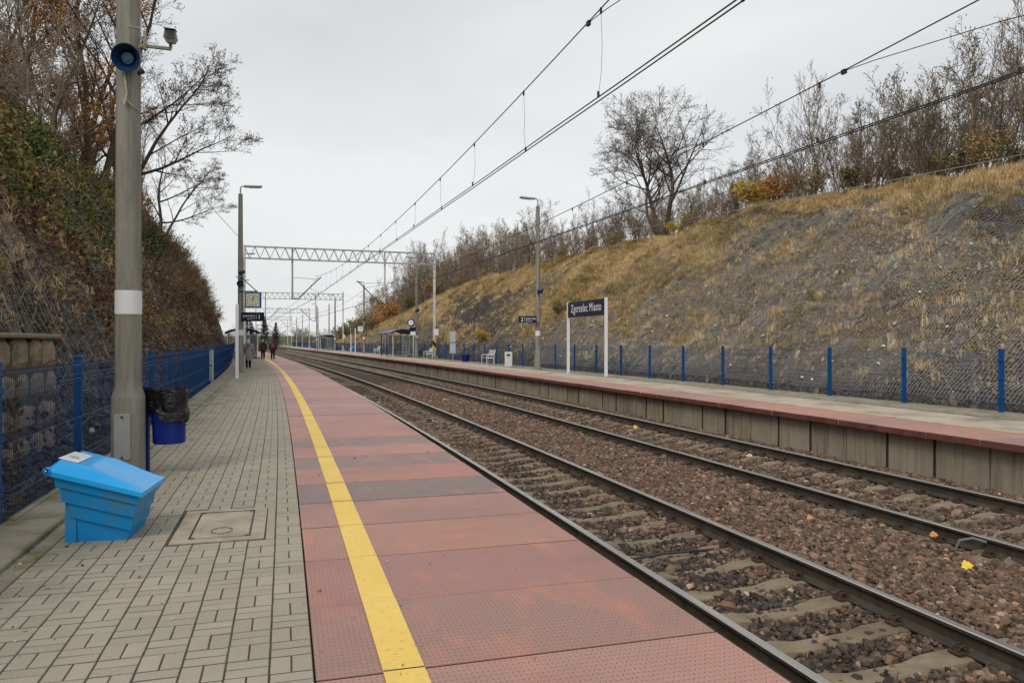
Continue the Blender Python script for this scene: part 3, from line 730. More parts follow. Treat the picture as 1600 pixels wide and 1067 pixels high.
# CCTV camera on foreground post
cc = empty('security_camera', W(-1.20, 9.08, 4.86), R(4), 'beige security camera on a bracket of the foreground lamp post', 'security camera'); cc.scale = (.78,) * 3
cream = mat('camera_cream', (.30, .27, .21), .6, var=.12, vs=10, bump=.1, grime=(.17, .14, .10), gs=8)
mb = MB(); prof = [(-.085, -.03), (-.05, -.09), (.05, -.09), (.085, -.03), (.065, .07), (-.065, .07)]; n = 6
mb.poly([(x, -.16, z) for x, z in prof] + [(x, .22, z) for x, z in prof], [tuple(range(n)), tuple(range(2 * n - 1, n - 1, -1))] + [(j, n + j, n + (j + 1) % n, (j + 1) % n) for j in range(n)])
mb.obj('housing', cream, cc, rot=(R(16), 0, 0))
mb = MB(); mb.box((0, -.166, .005), (.095, .01, .085), bev=.003); mb.obj('window', mat('camera_glass', (.10, .13, .14), .15, bump=0, spec=.6), cc, rot=(R(16), 0, 0))
mb = MB(); mb.box((0, .02, .085), (.155, .46, .012), bev=.004); mb.obj('sunshield', steel_dark, cc, rot=(R(16), 0, 0))
mb = MB(); mb.tube([(0, .03, -.10), (0, .03, -.16)], .022, 8); mb.box((-.19, .03, -.17), (.40, .035, .045), bev=.006); mb.box((-.33, .03, -.10), (.04, .07, .26), bev=.006); mb.box((-.46, -.02, .05), (.16, .03, .03), rz=.1); mb.cyl((-.38, .0, -.22), (-.38, .0, -.19), .03); mb.obj('bracket', cream, cc)
c2 = empty('security_camera', W(-1.38, 39.0, 4.75), R(-25), 'small dark security camera above the platform clock', 'security camera')
mb = MB(); mb.box((0, 0, .1), (.16, .36, .16), rx=R(15), bev=.02); mb.obj('housing', steel_dark, c2)
mb = MB(); mb.box((-.1, .05, -.12), (.5, .04, .04)); mb.cyl((0, .03, -.1), (0, .03, .03), .02); mb.obj('bracket', galv, c2)

# ---------------------------------------------------------------- litter bin with black bag (foreground)
tb = empty('litter_bin', W(-1.50, 9.44, 0), R(-6), 'navy blue litter bin with a black bag beside the foreground lamp post', 'litter bin')
mb = MB(); mb.box((0, 0, .455), (.068, .068, 1.05), bev=.004); mb.box((0, 0, .985), (.072, .072, .012)); mb.obj('post', navy_paint, tb)
mb = MB(); bc = (.245, .0, 0); mb.lathe([(.165, .345), (.172, .352), (.182, .70), (.186, .90), (.180, .90), (.172, .60)], 28, bc, cap=False); mb.lathe([(.0, .35), (.165, .345)], 28, bc, cap=False); mb.box((.055, 0, .75), (.06, .05, .2)); mb.obj('bucket', navy_paint, tb, True)
def bag():
    n, k = 64, 22; V = []
    for i in range(k):
        t = i / (k - 1)
        for j in range(n):
            a = 2 * math.pi * j / n; ca, sa = math.cos(a), math.sin(a)
            low = .68 - .10 * max(0, ca) + .05 * math.sin(2 * a + 1) + .03 * math.sin(5 * a)   # hem height
            if t < .12: r, z = .165 - (.12 - t) * .25, .90 - (.12 - t) * 1.2
            else: q = (t - .12) / .88; r, z = .196 + .012 * q, .972 - (.972 - low) * q
            nz_ = fbm(a * 2.4 + 9, z * 9, 2, 3) - .5; f2 = fbm(a * 7 + 3 * z * 5, z * 14, 5, 3) - .5
            r += .055 * float(nz_) + .03 * float(f2)
            if z > .955: z += .014 * math.sin(7 * a) + .02 * float(f2)
            # stretched towards the post
            if ca < -.75: r += .06 * (-ca - .75) * 4 * (1 - abs(z - .8) * 2)
            V.append((bc[0] + r * ca, r * sa, z))
    F = [(i * n + j, (i + 1) * n + j, (i + 1) * n + (j + 1) % n, i * n + (j + 1) % n) for i in range(k - 1) for j in range(n)]
    m_ = Mat('black_bag', .24, 0, .45); m_.col((.007, .007, .008)); w = m_.pos(); m_.bump(m_.noise(m_.map(w, (1, 1, 2.2)), 13, 2, .45, 1.5), .7, .02)
    mb = MB(); mb.poly(V, F); mb.obj('bin_bag', m_.m, tb, True)
bag()

# ---------------------------------------------------------------- bright blue grit bin
def gritbin(loc, rz, sc, label, detail=True):
    t = empty('grit_bin', loc, rz, label, 'grit bin'); t.scale = (sc, sc, sc)
    bl = bpy.data.materials.get('bin_blue') or mat('bin_blue', (.008, .25, .60), .42, var=.1, vs=5, bump=.08, bs=60, grime=(.05, .21, .37), gs=6)
    ll = bpy.data.materials.get('lid_blue_toplit') or mat('lid_blue_toplit', (.02, .37, .82), .25, var=.05, vs=3, bump=.06, bs=40)  # lid is a brighter blue than the body: top light put into the colour
    # local: x back(-)->front(+), y width, z up. lid plane slopes from back z=.55 to front z=.355
    zl = lambda x: .56 - (x + .36) * .29
    tiers = [(-.325, .315, 0, .005), (-.285, .255, .085, .012), (-.245, .205, .17, .012), (-.205, .175, .255, .012)]
    mb = MB()
    W2 = .315
    levels = [(0.0, -.275, .305, W2), (.075, -.27, .29, W2 - .006), (.075, -.245, .275, W2 - .022), (.185, -.237, .26, W2 - .032), (.185, -.195, .248, W2 - .048), (.295, -.188, .23, W2 - .058), (.295, -.155, .22, W2 - .074), (.60, -.15, .205, W2 - .084)]
    ring = []
    for (d, xb, xf, w) in levels:
        r_ = []
        for (x, y) in ((xb, -w), (xf, -w), (xf, w), (xb, w)):
            r_.append((x, y, max(0, zl(x) - .02 - d)))
        ring.append(r_)
    ring[-1] = [(x, y, 0) for x, y, z in ring[-1]]
    Pt = [p for r_ in ring for p in r_]
    F = [(4 * i + j, 4 * i + 4 + j, 4 * i + 4 + (j + 1) % 4, 4 * i + (j + 1) % 4) for i in range(len(levels) - 1) for j in range(4)] + [(4 * len(levels) - 4 + k for k in (3, 2, 1, 0))]
    F = [tuple(f) for f in F]; mb.poly(Pt, F)
    mb.box((-.185, -.15, .15), (.075, .20, .30)); mb.box((-.185, .15, .15), (.075, .20, .30))
    mb.obj('body', bl, t)
    # lid: domed shell
    def lid():
        nx, ny = 21, 17; V = []; x0, x1, w = -.325, .335, .345
        for i in range(nx):
            for j in range(ny):
                u, v = i / (nx - 1), j / (ny - 1); x = x0 + (x1 - x0) * u; y = -w + 2 * w * v
                e = min(1, min(1 - abs(2 * v - 1), .5) / .22); eu = min(1, u / .10) * min(1, (1 - u) / .85 * 1.6)
                h = .075 * (e ** .7) * (eu ** .8)
                ind = .022 * math.exp(-((y / .2) ** 4)) * (1 / (1 + math.exp(-(u - .42) * 40))) * (1 - u) * 3 * (1 if .4 < u else .0)
                V.append((x, y, zl(x) + .012 + h - max(0, ind) * .5))
        n = nx * ny; F = [(i * ny + j, (i + 1) * ny + j, (i + 1) * ny + j + 1, i * ny + j + 1) for i in range(nx - 1) for j in range(ny - 1)]
        rim = [i * ny for i in range(nx)] + [(nx - 1) * ny + j for j in range(1, ny)] + [i * ny + ny - 1 for i in range(nx - 2, -1, -1)] + [j for j in range(ny - 2, 0, -1)]
        b = len(V); V += [(V[i][0] * 1.0, V[i][1] * 1.0, V[i][2] - .035) for i in rim]; m_ = len(rim)
        F += [(rim[k], b + k, b + (k + 1) % m_, rim[(k + 1) % m_]) for k in range(m_)]
        F.append(tuple(b + k for k in range(m_)))
        mb = MB(); mb.poly(V, F); mb.obj('lid', ll, t, True)
    lid()
    if detail:
        mb = MB(); mb.cyl((-.31, -.36, zl(-.325) + .01), (-.31, -.33, zl(-.325) + .01), .024, n=16); mb.cyl((-.31, .33, zl(-.325) + .01), (-.31, .36, zl(-.325) + .01), .024, n=16); hg = mb.obj('hinge', ll, t, True)
        mb = MB(); mb.cyl((-.31, -.365, zl(-.325) + .01), (-.31, -.36, zl(-.325) + .01), .016, n=12); mb.obj('hinge_ring', navy_paint, hg)
        mb = MB(); mb.cyl((-.31, -.370, zl(-.325) + .01), (-.31, -.364, zl(-.325) + .01), .006, n=10); mb.obj('hinge_pin', white_flat, hg)
        mb = MB(); zz = zl(-.2) + .0915; mb.box((-.215, -.04, zz + .0045), (.14, .34, .004), ry=R(16)); o = mb.obj('sticker', mat('sticker', (.66, .68, .70), .5, bump=0), t)
        mb = MB()
        for k in range(5): mb.box((-.215 + (k - 2) * .014, -.08 + (k % 2) * .01, zz + .0085 - (k - 2) * .014 * .29), (.005, .09 - abs(k - 2) * .02, .002), ry=R(16))
        mb.obj('printing', mat('faded_print', (.35, .36, .38), .6, bump=0), t)
    return t
gritbin(W(-1.325, 6.58, 0), R(-5), 1.0, 'bright blue plastic grit bin with sloping lid beside the manhole')
gritbin(W(13.9, 112, 0), R(160), 1.15, 'distant blue plastic grit bin on the far platform by the white name board posts', False)
# ---------------------------------------------------------------- signs
def name_board(xt, y0, y1, h, zb, label, text=None, rz=None):
    rz = head((y0 + y1) / 2) + R(90) if rz is None else rz; t = empty('station_sign', W(xt, (y0 + y1) / 2, 0), rz, label, 'station sign')   # local +x points away from camera along the track
    w = (y1 - y0) / 2
    for sx in (-1, 1):
        mb = MB(); mb.box((sx * w, 0, h / 2 - .1), (.075, .12, h + .2), bev=.006); mb.obj('post', white_flat, t)
    mb = MB(); mb.box((0, 0, (h - .03 + zb) / 2), (2 * w - .08, .07, h - .03 - zb), bev=.006); mb.obj('board', sign_blue, t)
    if text:
        me = text_mesh(text, .52, white_flat, .86, 'CENTER'); me.name = 'lettering'
        link('lettering', me, t, (-.02, .038, (h + zb) / 2 - .15), (0, 0, math.pi))
    return t
name_board(13.3, 29.55, 33.7, 3.36, 2.62, 'dark blue station name board with white lettering on two white posts', 'Zgorzelec Miasto')
name_board(-1.50, 32.7, 36.6, 3.0, 2.35, 'white posted station name board seen edge-on on the near platform', rz=math.atan2(34.6, -2.10))
name_board(13.3, 104.5, 108.6, 3.3, 2.6, 'distant name board on two white posts on the far platform')
def platform_sign(loc, rz, num, left, label, w=.98, h=.36):
    t = empty('platform_sign', loc, rz, label, 'platform sign')
    mb = MB(); mb.box((0, 0, 0), (w, .05, h), bev=.006); mb.obj('board', sign_blue, t)
    mb = MB(); mb.box((-w / 2 - .04 if left else w / 2 + .04, 0, .05), (.10, .04, .04)); mb.box((-w / 2 - .04 if left else w / 2 + .04, 0, -.08), (.10, .04, .04)); mb.obj('bracket', galv, t)
    s = 1 if left else -1
    link('numeral', text_mesh(num, .31, white_flat, 1., 'CENTER'), t, (s * .31, -.03, -.105))
    link('lettering', text_mesh('peron', .20, white_flat, 1.1, 'RIGHT' if left else 'LEFT'), t, (s * .10 + (.0 if left else .0), -.03, -.01))
    link('small_lettering', text_mesh('platform', .09, white_flat, 1.1, 'RIGHT' if left else 'LEFT'), t, (s * .10, -.03, -.115))
    mb = MB(); mb.box((s * .165, -.027, 0), (.014, .006, .26)); mb.obj('divider', white_flat, t)
    return t
platform_sign(W(-.88, 39.0, 2.70), R(-12), '1', True, 'dark blue platform 1 sign hanging below the clock', 1.08, .44)
platform_sign(W(12.84, 38.1, 2.66), R(-4), '2', False, 'dark blue platform 2 sign fixed to a lamp post on the far platform')
# clock
ck = empty('platform_clock', W(-.88, 39.0, 3.52), R(-10), 'square blue framed clock hanging from the near platform lamp post', 'clock')
mb = MB(); mb.box((0, .06, 0), (.76, .16, .76), bev=.02); mb.obj('case', blue_paint, ck)
mb = MB(); mb.box((0, -.025, 0), (.64, .012, .64)); mb.obj('dial', mat('dial_cream', (.62, .62, .46), .4, bump=0), ck)
mb = MB()
for k in range(12):
    a = 2 * math.pi * k / 12; q = .27 if k % 3 else .265; mb.box((q * math.sin(a), -.033, q * math.cos(a)), (.02 if k % 3 else .03, .004, .06), ry=a)
mb.obj('hour_marks', steel_dark, ck)
for nm, ln, wd_, an in (('hour_hand', .17, .035, 20), ('minute_hand', .25, .024, 14)):
    mb = MB(); a = R(an); mb.box(((ln / 2 - .04) * math.sin(a), -.038 if ln < .2 else -.043, (ln / 2 - .04) * math.cos(a)), (wd_, .004, ln), ry=a); mb.obj(nm, black_print, ck)
mb = MB(); mb.box((-.22, .06, .42), (.9, .05, .05)); mb.tube([(-.62, .06, 1.15), (.16, .06, .44)], .025, 6); mb.obj('bracket', steel_dark, ck)
# second clock, round sign, notice boards
ck2 = empty('platform_clock', W(13.0, 98.0, 3.1), R(5), 'distant square clock on the lamp post left of the blue shelter', 'clock')
mb = MB(); mb.box((0, .06, 0), (.76, .16, .76), bev=.02); mb.obj('case', steel_dark, ck2)
mb = MB(); mb.box((0, -.025, 0), (.66, .012, .66)); mb.obj('dial', white_flat, ck2)
for nm, ln, an in (('hour_hand', .17, 20), ('minute_hand', .25, 8)):
    mb = MB(); a = R(an); mb.box(((ln / 2 - .04) * math.sin(a), -.038 if ln < .2 else -.043, (ln / 2 - .04) * math.cos(a)), (.035, .004, ln), ry=a); mb.obj(nm, black_print, ck2)
ck3 = empty('platform_clock', W(12.95, 68.1, 3.2), R(-35), 'round white faced clock on the lamp post beside the blue shelter', 'clock')
mb = MB(); mb.lathe([(.0, -.05), (.34, -.05), (.36, 0), (.34, .05), (0, .05)], 20, cap=False); mb.obj('case', navy_paint, ck3, rot=(R(90), 0, 0))
mb = MB(); mb.lathe([(0, .055), (.26, .055)], 20, cap=False); mb.obj('dial', white_flat, ck3, rot=(R(90), 0, 0))
sg = empty('platform_sign', W(13.05, 68.0, 2.5), R(-35), 'small dark platform sign under the round clock', 'platform sign')
mb = MB(); mb.box((0, 0, .1), (.6, .05, .34), bev=.01); mb.obj('board', sign_blue, sg)
mb = MB(); mb.box((.05, 0, -.28), (.5, .05, .34), bev=.01); mb.obj('notice_plate', white_flat, sg)
def notice_board(x, y, label, rz):
    t = empty('notice_board', W(x, y, 0), rz, label, 'notice board')
    mb = MB(); mb.tube([(0, 0, 0), (0, 0, .9)], .03, 8); mb.obj('post', galv, t)
    mb = MB(); mb.box((0, 0, 1.42), (.46, .07, 1.72), bev=.012); mb.obj('case', galv, t)
    for z in (1.82, 1.02): mb = MB(); mb.box((0, -.04, z), (.38, .01, .72 if z > 1.5 else .7)); mb.obj('poster', mat('poster_pale', (.42, .47, .50), .5, var=.1, bump=0), t)
    mb = MB(); mb.box((0, -.045, 1.42), (.46, .012, .03)); mb.obj('divider', steel_dark, t)
    return t
notice_board(13.9, 57.6, 'narrow grey notice board on a post beside the striped mast', R(-15))
notice_board(-1.9, 24.3, 'small white information plate on a dark post against the near fence', R(-60)).scale = (.45, .45, .55)
# ---------------------------------------------------------------- benches and bins
def bench(x, y, label):
    t = empty('bench', W(x, y, 0), head(y) + R(90), label, 'bench')   # local x along track, back at -y side -> away from tracks
    for sx in (-.58, .58):
        mb = MB(); mb.tube([(sx, .24, 0), (sx, .24, .62), (sx, .20, .64), (sx, -.22, .62)], .028, 6); mb.tube([(sx, -.22, 0), (sx, -.24, .62), (sx, -.34, .98)], .028, 6); mb.tube([(sx, .22, .42), (sx, -.22, .40)], .024, 6); mb.obj('frame', white_paint, t, True)
    mb = MB(); mb.tube([(0, .18, .4), (0, -.22, .40), (0, -.33, .95)], .024, 6); mb.tube([(-.58, -.22, .2), (.58, -.22, .2)], .02, 6); mb.obj('rail', white_paint, t, True)
    for k in range(5): mb = MB(); mb.box((0, .20 - k * .095, .435), (1.16, .075, .02), bev=.004); mb.obj('seat_slat', white_paint, t)
    for k in range(3): mb = MB(); mb.box((0, -.262 - k * .03, .66 + k * .11), (1.16, .02, .07), rx=R(14)); mb.obj('back_slat', white_paint, t)
    return t
bench(13.75, 48.2, 'white tubular bench between the blue tub and the white litter bin')
bench(13.75, 65.0, 'white tubular bench left of the striped catenary mast')
bench(13.75, 90.5, 'white tubular bench just left of the blue shelter')
def white_bin(x, y, rz, label, s=1.):
    t = empty('litter_bin', W(x, y, 0), rz, label, 'litter bin'); t.scale = (s, s, s)
    mb = MB(); mb.box((0, 0, .44), (.44, .40, .88), bev=.02); mb.obj('body', white_paint, t)
    mb = MB(); mb.tube([(-.09, -.205, .70), (.09, -.205, .70)], .055, 10); mb.obj('opening', black_print, t)
    mb = MB(); mb.box((0, 0, .03), (.38, .34, .06)); mb.obj('plinth', steel_dark, t); return t
white_bin(13.62, 43.6, R(-20), 'white box litter bin standing near the lamp post on the far platform')
white_bin(-1.42, 41.2, R(-10), 'white box litter bin behind the near platform sign post').scale = (.62, .62, .9)
tub = empty('flower_tub', W(14.3, 55.5, 0), 0, 'navy blue round tub beside the far white bench', 'tub')
mb = MB(); mb.lathe([(.0, .0), (.25, .0), (.34, .5), (.36, .52), (.30, .50), (.26, .30), (0, .3)], 20, cap=False); mb.obj('pot', navy_paint, tub, True)
mb = MB(); mb.lathe([(.345, .44), (.37, .44), (.37, .52), (.34, .52)], 20, cap=False); mb.obj('rim', navy_paint, tub)
# ---------------------------------------------------------------- shelters
glass = Mat('shelter_glass', .08, 0, .5); glass.col((.55, .62, .64)); glass.b.inputs['Transmission Weight'].default_value = .9; glass.b.inputs['IOR'].default_value = 1.02; glass = glass.m
roof_m = mat('shelter_roof', (.045, .075, .14), .4, var=.15, bump=.05)
def shelter(x, y, w, l, rz, label, hgt=2.35):
    t = empty('platform_shelter', W(x, y, 0), rz, label, 'shelter')       # local y along track, near end at y=0
    n = 10; mb = MB(); pr = [(-w / 2 - .15 + (w + .3) * i / n, hgt + .36 * math.sin(math.pi * i / n) ** .8) for i in range(n + 1)]
    prof = pr + [(a, b - .07) for a, b in reversed(pr)]
    mb.extrude(prof, -.25, l + .25); mb.obj('roof', roof_m, t)
    for yy in (0, l / 2, l):
        mb = MB(); mb.extrude([(a, b - .08) for a, b in pr] + [(a, b - .15) for a, b in reversed(pr)], yy - .04, yy + .04); mb.obj('rib', navy_paint, t)
        for sx in (-1, 1):
            m_ = white_paint if yy == 0 else navy_paint
            mb = MB(); mb.box((sx * (w / 2 - .1), yy, hgt / 2), (.08, .08, hgt), bev=.006); mb.obj('post', m_, t)
    for (a, b, c, d) in ((w / 2 - .1, .1, w / 2 - .1, l / 2 - .1), (w / 2 - .1, l / 2 + .1, w / 2 - .1, l - .1)):
        mb = MB(); mb.box((a, (b + d) / 2, 1.15), (.012, d - b, 1.9)); mb.obj('pane', glass, t)
        for z in (.2, 1.1, 2.1): mb = MB(); mb.box((a, (b + d) / 2, z), (.05, d - b, .05)); mb.obj('rail', navy_paint if z < 1 else white_paint, t)
    for yy in (0, l):
        mb = MB(); mb.box((.35, yy, 1.15), (w - 1.0, .012, 1.9)); mb.obj('pane', glass, t)
        for sx in (0, .3, .6): mb = MB(); mb.box((sx, yy + .02, 1.15), (.05, .05, 1.95)); mb.obj('glazing_bar', white_paint, t)
        for z in (.2, 2.1): mb = MB(); mb.box((.35, yy + .02, z), (w - 1.0, .05, .05)); mb.obj('rail', white_paint, t)
    mb = MB(); mb.box((w / 2 - .45, l / 2, .45), (.4, l * .7, .05)); mb.box((w / 2 - .45, l * .25, .22), (.3, .05, .44)); mb.box((w / 2 - .45, l * .75, .22), (.3, .05, .44)); mb.obj('seat', white_paint, t)
    return t
shelter(13.35, 73.5, 2.2, 6.2, head(76), 'blue arched roof platform shelter on the far platform')
shelter(-1.35, 72, 2.7, 5, head(74), 'blue arched roof shelter on the near platform behind the clock post')
s3 = shelter(12.9, 134, 2.6, 9, head(135), 'distant blue glazed shelter at the far end of the opposite platform', 2.3)

# ---------------------------------------------------------------- catenary gantries
stripe = Mat('striped_paint', .5); v = stripe.sep(stripe.pos())
q = stripe.ma('FRACT', stripe.ma('MULTIPLY', stripe.ma('ADD', v[2], stripe.ma('MULTIPLY', v[0], 1.2)), 1.3)); stripe.col(stripe.ramp(q, (.49, (.62, .44, .03)), (.51, (.02, .02, .02)))); stripe = stripe.m
def mast(t, x, h, rz=0, dx=0):
    mb = MB()
    for s in (-1, 1): mb.box((x, s * .18, h / 2), (.10, .06, h)); mb.box((x, s * .155, h / 2), (.16, .012, h))
    mb.obj('mast', white_paint, t)
    mb = MB()
    for k in range(int(h / .85)): mb.box((x, 0, .7 + k * .85), (.12, .34, .10))
    mb.obj('batten', white_paint, t)
    mb = MB(); mb.box((x, 0, .12), (.5, .62, .24), taper=.8, bev=.03); mb.obj('footing', conc_mid, t)
def gantry(y, label, det=True):
    r = head(y); t = empty('catenary_gantry', W(6.5, y, 0), r, label, 'catenary gantry')
    xl, xr = -7.75, 7.9; z0, z1 = 8.2, 9.15; g = galv
    mast(t, xl, z1 + .1); mast(t, xr, z1 + .35)
    for s in (-1, 1):
        mb = MB(); mb.box(((xl + xr) / 2, s * .22, z0), (xr - xl, .07, .08)); mb.obj('lower_chord', g, t)
        mb = MB(); mb.box(((xl + xr) / 2, s * .22, z1), (xr - xl, .07, .08)); mb.obj('upper_chord', g, t)
        n = 40 if det else 30; st = (xr - xl) / n; mb = MB()
        for k in range(n):
            a, b = xl + k * st, xl + (k + 1) * st
            mb.tube([(a, s * .22, z0 if k % 2 else z1), (b, s * .22, z1 if k % 2 else z0)], .022, 4, False)
        mb.obj('lattice', g, t)
    mb = MB()
    for k in range(27): xx = xl + k * (xr - xl) / 26; mb.tube([(xx, -.22, z1), (xx, .22, z1)], .018, 4, False); mb.tube([(xx, -.22, z0), (xx, .22, z0)], .018, 4, False)
    mb.obj('cross_struts', g, t)
    for (dx, ax, ht, sg) in ((-4.05, -2.05, 5.0, 1), (3.55, 1.65, 4.75, -1)):
        mb = MB(); mb.tube([(dx, 0, z1), (dx, 0, ht)], .075, 8); mb.obj('drop_post', white_paint if sg < 0 else g, t)
        mb = MB(); mb.tube([(dx, 0, ht), (dx + sg * .45, 0, ht + .02), (dx + sg * 2.3, 0, ht + 1.85)], .042, 8); mb.obj('cantilever_arm', steel_dark, t)
        mb = MB(); mb.tube([(dx, 0, ht + 1.75), (dx + sg * 1.9, 0, ht + 1.65), (dx + sg * 2.3, 0, ht + 1.85)], .025, 6); mb.obj('top_stay', g, t)
        mb = MB(); mb.tube([(dx + sg * 1.3, 0, ht + .92), (ax + sg * .2, 0, ht + .55), (ax, 0, ht + .22)], .016, 5); mb.obj('steady_arm', g, t)
        mb = MB(); mb.lathe([(.03, 0)] + [((.07 if k % 2 else .035), .05 * k) for k in range(1, 9)] + [(.03, .45)], 8, (dx + sg * .0, 0, ht + .3)); mb.obj('insulator', steel_dark, t)
    if det:
        mb = MB(); mb.box((xr - .02, 0, 1.2), (.22, .44, .95)); mb.obj('warning_stripes', stripe, t)
        mb = MB(); mb.box((xr + .1, -.26, 2.3), (.4, .03, .55), bev=.01); mb.obj('plate', white_flat, t)
    return t
gantry(65, 'nearest catenary gantry with a lattice beam across both tracks')
gantry(125, 'second catenary gantry, smaller behind the nearest one', True)
gantry(185, 'third catenary gantry beyond the second one', False)
gantry(245, 'fourth and most distant catenary gantry', False)
for k, (x, y) in enumerate([(14.4, 145), (14.4, 165), (-1.9, 205), (1.5, 225), (14.4, 205), (-1.9, 150), (14.4, 225), (2, 290), (-1.9, 178), (14.4, 265), (6, 320), (10, 330), (3, 350), (12, 380)]):
    t = empty('line_mast', W(x, y, -.8), head(y), 'thin pale line mast standing far down the railway', 'mast', 'distant line masts')
    mb = MB(); mb.tube([(0, 0, 0), (0, 0, 9.3)], [.16, .11], 6); mb.obj('pole', white_paint if k % 2 else galv, t)
# ---------------------------------------------------------------- overhead lines
def wire_line(label, X0, X65, hc, k, zm0, sep, stitch):
    t = empty('overhead_line', label=label, cat='overhead line')
    def seg(ya, yb, Xa, Xb):
        mid = (ya + yb) / 2
        X = lambda y: Xa + (Xb - Xa) * (y - ya) / (yb - ya)
        mz = lambda y: zm0 + k * (y - mid) ** 2
        n = 24; ys = [ya + (yb - ya) * i / n for i in range(n + 1)]
        r = .0105
        mb = MB(); mb.tube([(X(y), y, mz(y)) for y in ys], r, 5); mb.obj('messenger_wire', wire_mat, t)
        for s in (-.5, .5):
            mb = MB(); mb.tube([(X(y) + s * sep, y, hc + .004 * math.sin(y * 1.7 + s)) for y in ys], r, 5); mb.obj('contact_wire', wire_mat, t)
        nd = int((yb - ya) / 3.45)
        for j in range(nd):
            y = ya + 2.0 + j * 3.45 + .2
            mb = MB(); s = (-1) ** j * .5 * sep; zt, zb = mz(y), hc
            mb.tube([(X(y), y, zt), (X(y) + .02, y, zt * .6 + zb * .4), (X(y) + .012, y + .01, zt * .3 + zb * .7), (X(y) + s, y, zb)], .0032, 4)
            mb.box((X(y), y, zt - .03), (.03, .03, .09)); mb.box((X(y) + s, y, zb + .04), (.03, .03, .09)); mb.obj('dropper', wire_mat, t)
        return X, mz
    X, mz = seg(5, 65, X0, X65)
    yj = stitch; mb = MB(); mb.tube([(X(yj), yj, mz(yj) - .01), (X(yj - .6) + .02, yj - .6, mz(yj - .6) - .075), (X(yj - 2.6) + .12, yj - 2.6, mz(yj - 2.6) - .36), (X(5) + .2, 5, mz(5) - .9)], .007, 5); mb.box((X(yj), yj, mz(yj) - .02), (.05, .09, .07)); mb.obj('stitch_wire', wire_mat, t)
    xt = X65 + L(65)
    for (ya, yb) in ((65, 125), (125, 185), (185, 245), (245, 305)):
        seg(ya, yb, xt - L(ya) + (.2 if (ya // 60) % 2 else -.0), xt - L(yb) + (.2 if (yb // 60) % 2 else 0))
    seg(-55, 5, X0 + .3, X0)
wire_line('overhead contact and carrier wires above the nearer track', 4.80, 2.18, 5.2, .00117, 5.85, .085, 11.1)
wire_line('overhead contact and carrier wires above the farther track', 8.71, 6.30, 4.8, .0009, 5.26, .085, 10.1)
fw = empty('feeder_wire', label='pale return wire running in front of the far slope from mast to mast', cat='wire')
Pt = []
for i in range(60):
    y = -8 + i * 1.24; Pt.append((14.4 - L(y), y, np.interp(y, [-8, 12, 28.5, 45, 65.2], [5.4, 5.3, 6.17, 7.35, 8.96])))
mb = MB(); mb.tube(Pt, .011, 5); mb.obj('wire', cable_grey, fw)
for (ya, yb) in ((65.2, 125), (125, 185)):
    mb = MB(); mb.tube([(14.4 - L(ya + (yb - ya) * i / 20), ya + (yb - ya) * i / 20, 8.96 - 1.6 * math.sin(math.pi * i / 20)) for i in range(21)], .011, 5); mb.obj('wire', cable_grey, fw)
lc = empty('lamp_cable', label='thin black cable sagging between the near platform lamp posts', cat='cable')
def ray(px, py, Z): X = (px - 800) / 1185 * Z; return (X * .959 + Z * .2834, Z * .959 - X * .2834, 1.5 - (py - 534) / 1185 * Z)
pts = [ray(*a) for a in ((40, -80, 9.2), (102, 0, 11), (185, 124, 14.5), (222, 179, 17), (287, 265, 23), (330, 324, 29), (372, 370, 36.6))]
mb = MB(); mb.tube(pts, .010, 5); mb.obj('cable', wire_mat, lc)

# ---------------------------------------------------------------- small things on the ballast
def leaf(loc, s, c, label, rz):
    mb = MB(); Pt = []; n = 5
    ang = [90, 62, 42, 20, -8, -28, -52, -78, -90, -102, -128, -152, 188, 160, 138, 118]; rad = [1, .70, .84, .66, .95, .60, .72, .42, .36, .42, .72, .60, .95, .66, .84, .70]
    P0 = [(r * math.cos(R(a)) * s, r * math.sin(R(a)) * s, .12 * s * math.sin(a * .7) * r) for a, r in zip(ang, rad)]
    mb.poly([(0, 0, .05 * s)] + P0, [(0, 1 + k, 1 + (k + 1) % 16) for k in range(16)]); mb.tube([(0, -.25 * s, 0), (.06 * s, -.9 * s, .05 * s)], .012 * s, 4)
    o = mb.obj('fallen_leaf', c, loc=(loc[0], loc[1], loc[2] + s * .55), rot=(R(48), R(-8), rz)); tag(o, label, 'leaf'); return o
yl = mat('leaf_yellow', (.80, .55, .06), .6, var=.15, vs=30, bump=.1); ol = mat('leaf_orange', (.55, .26, .09), .7, var=.25, vs=30, bump=.1)
leaf(W(6.55, 6.0, -.785), .068, yl, 'large bright yellow maple leaf lying on the brown ballast between the tracks', -.3)
leaf(W(6.46, 8.25, -.785), .05, ol, 'dull orange leaf on the ballast between the tracks farther from the camera', -.2)
leaf(W(7.30, 7.14, -.80), .055, ol, 'torn orange leaf by the rail of the farther track', -.8)
leaf(W(8.72, 17.78, -.74), .075, yl, 'small yellow leaf between the rails of the farther track', .2)
leaf(W(6.9, 5.2, -.80), .045, ol, 'tiny orange leaf near the right edge between the tracks', .3)
cb = empty('bond_cable', W(7.35, 6.72, -.80), 0, 'bent grey cable sticking up beside the rail of the farther track', 'cable')
mb = MB(); mb.tube([(.15, -.1, .06), (.02, -.04, .10), (-.10, .02, .07), (-.12, .05, -.03)], .016, 8); mb.obj('cable', mat('cable_sheath', (.16, .16, .17), .4), cb, True)
rd = empty('bond_cable', W(4.2, 7.72, -.915), R(4), 'straight dark rod lying across between the rails of the nearer track', 'cable')
mb = MB(); mb.tube([(-.65, 0, 0), (-.1, .02, .02), (.65, 0, .01)], .016, 8); mb.box((.3, .01, .01), (.1, .05, .05)); mb.obj('cable', steel_dark, rd)
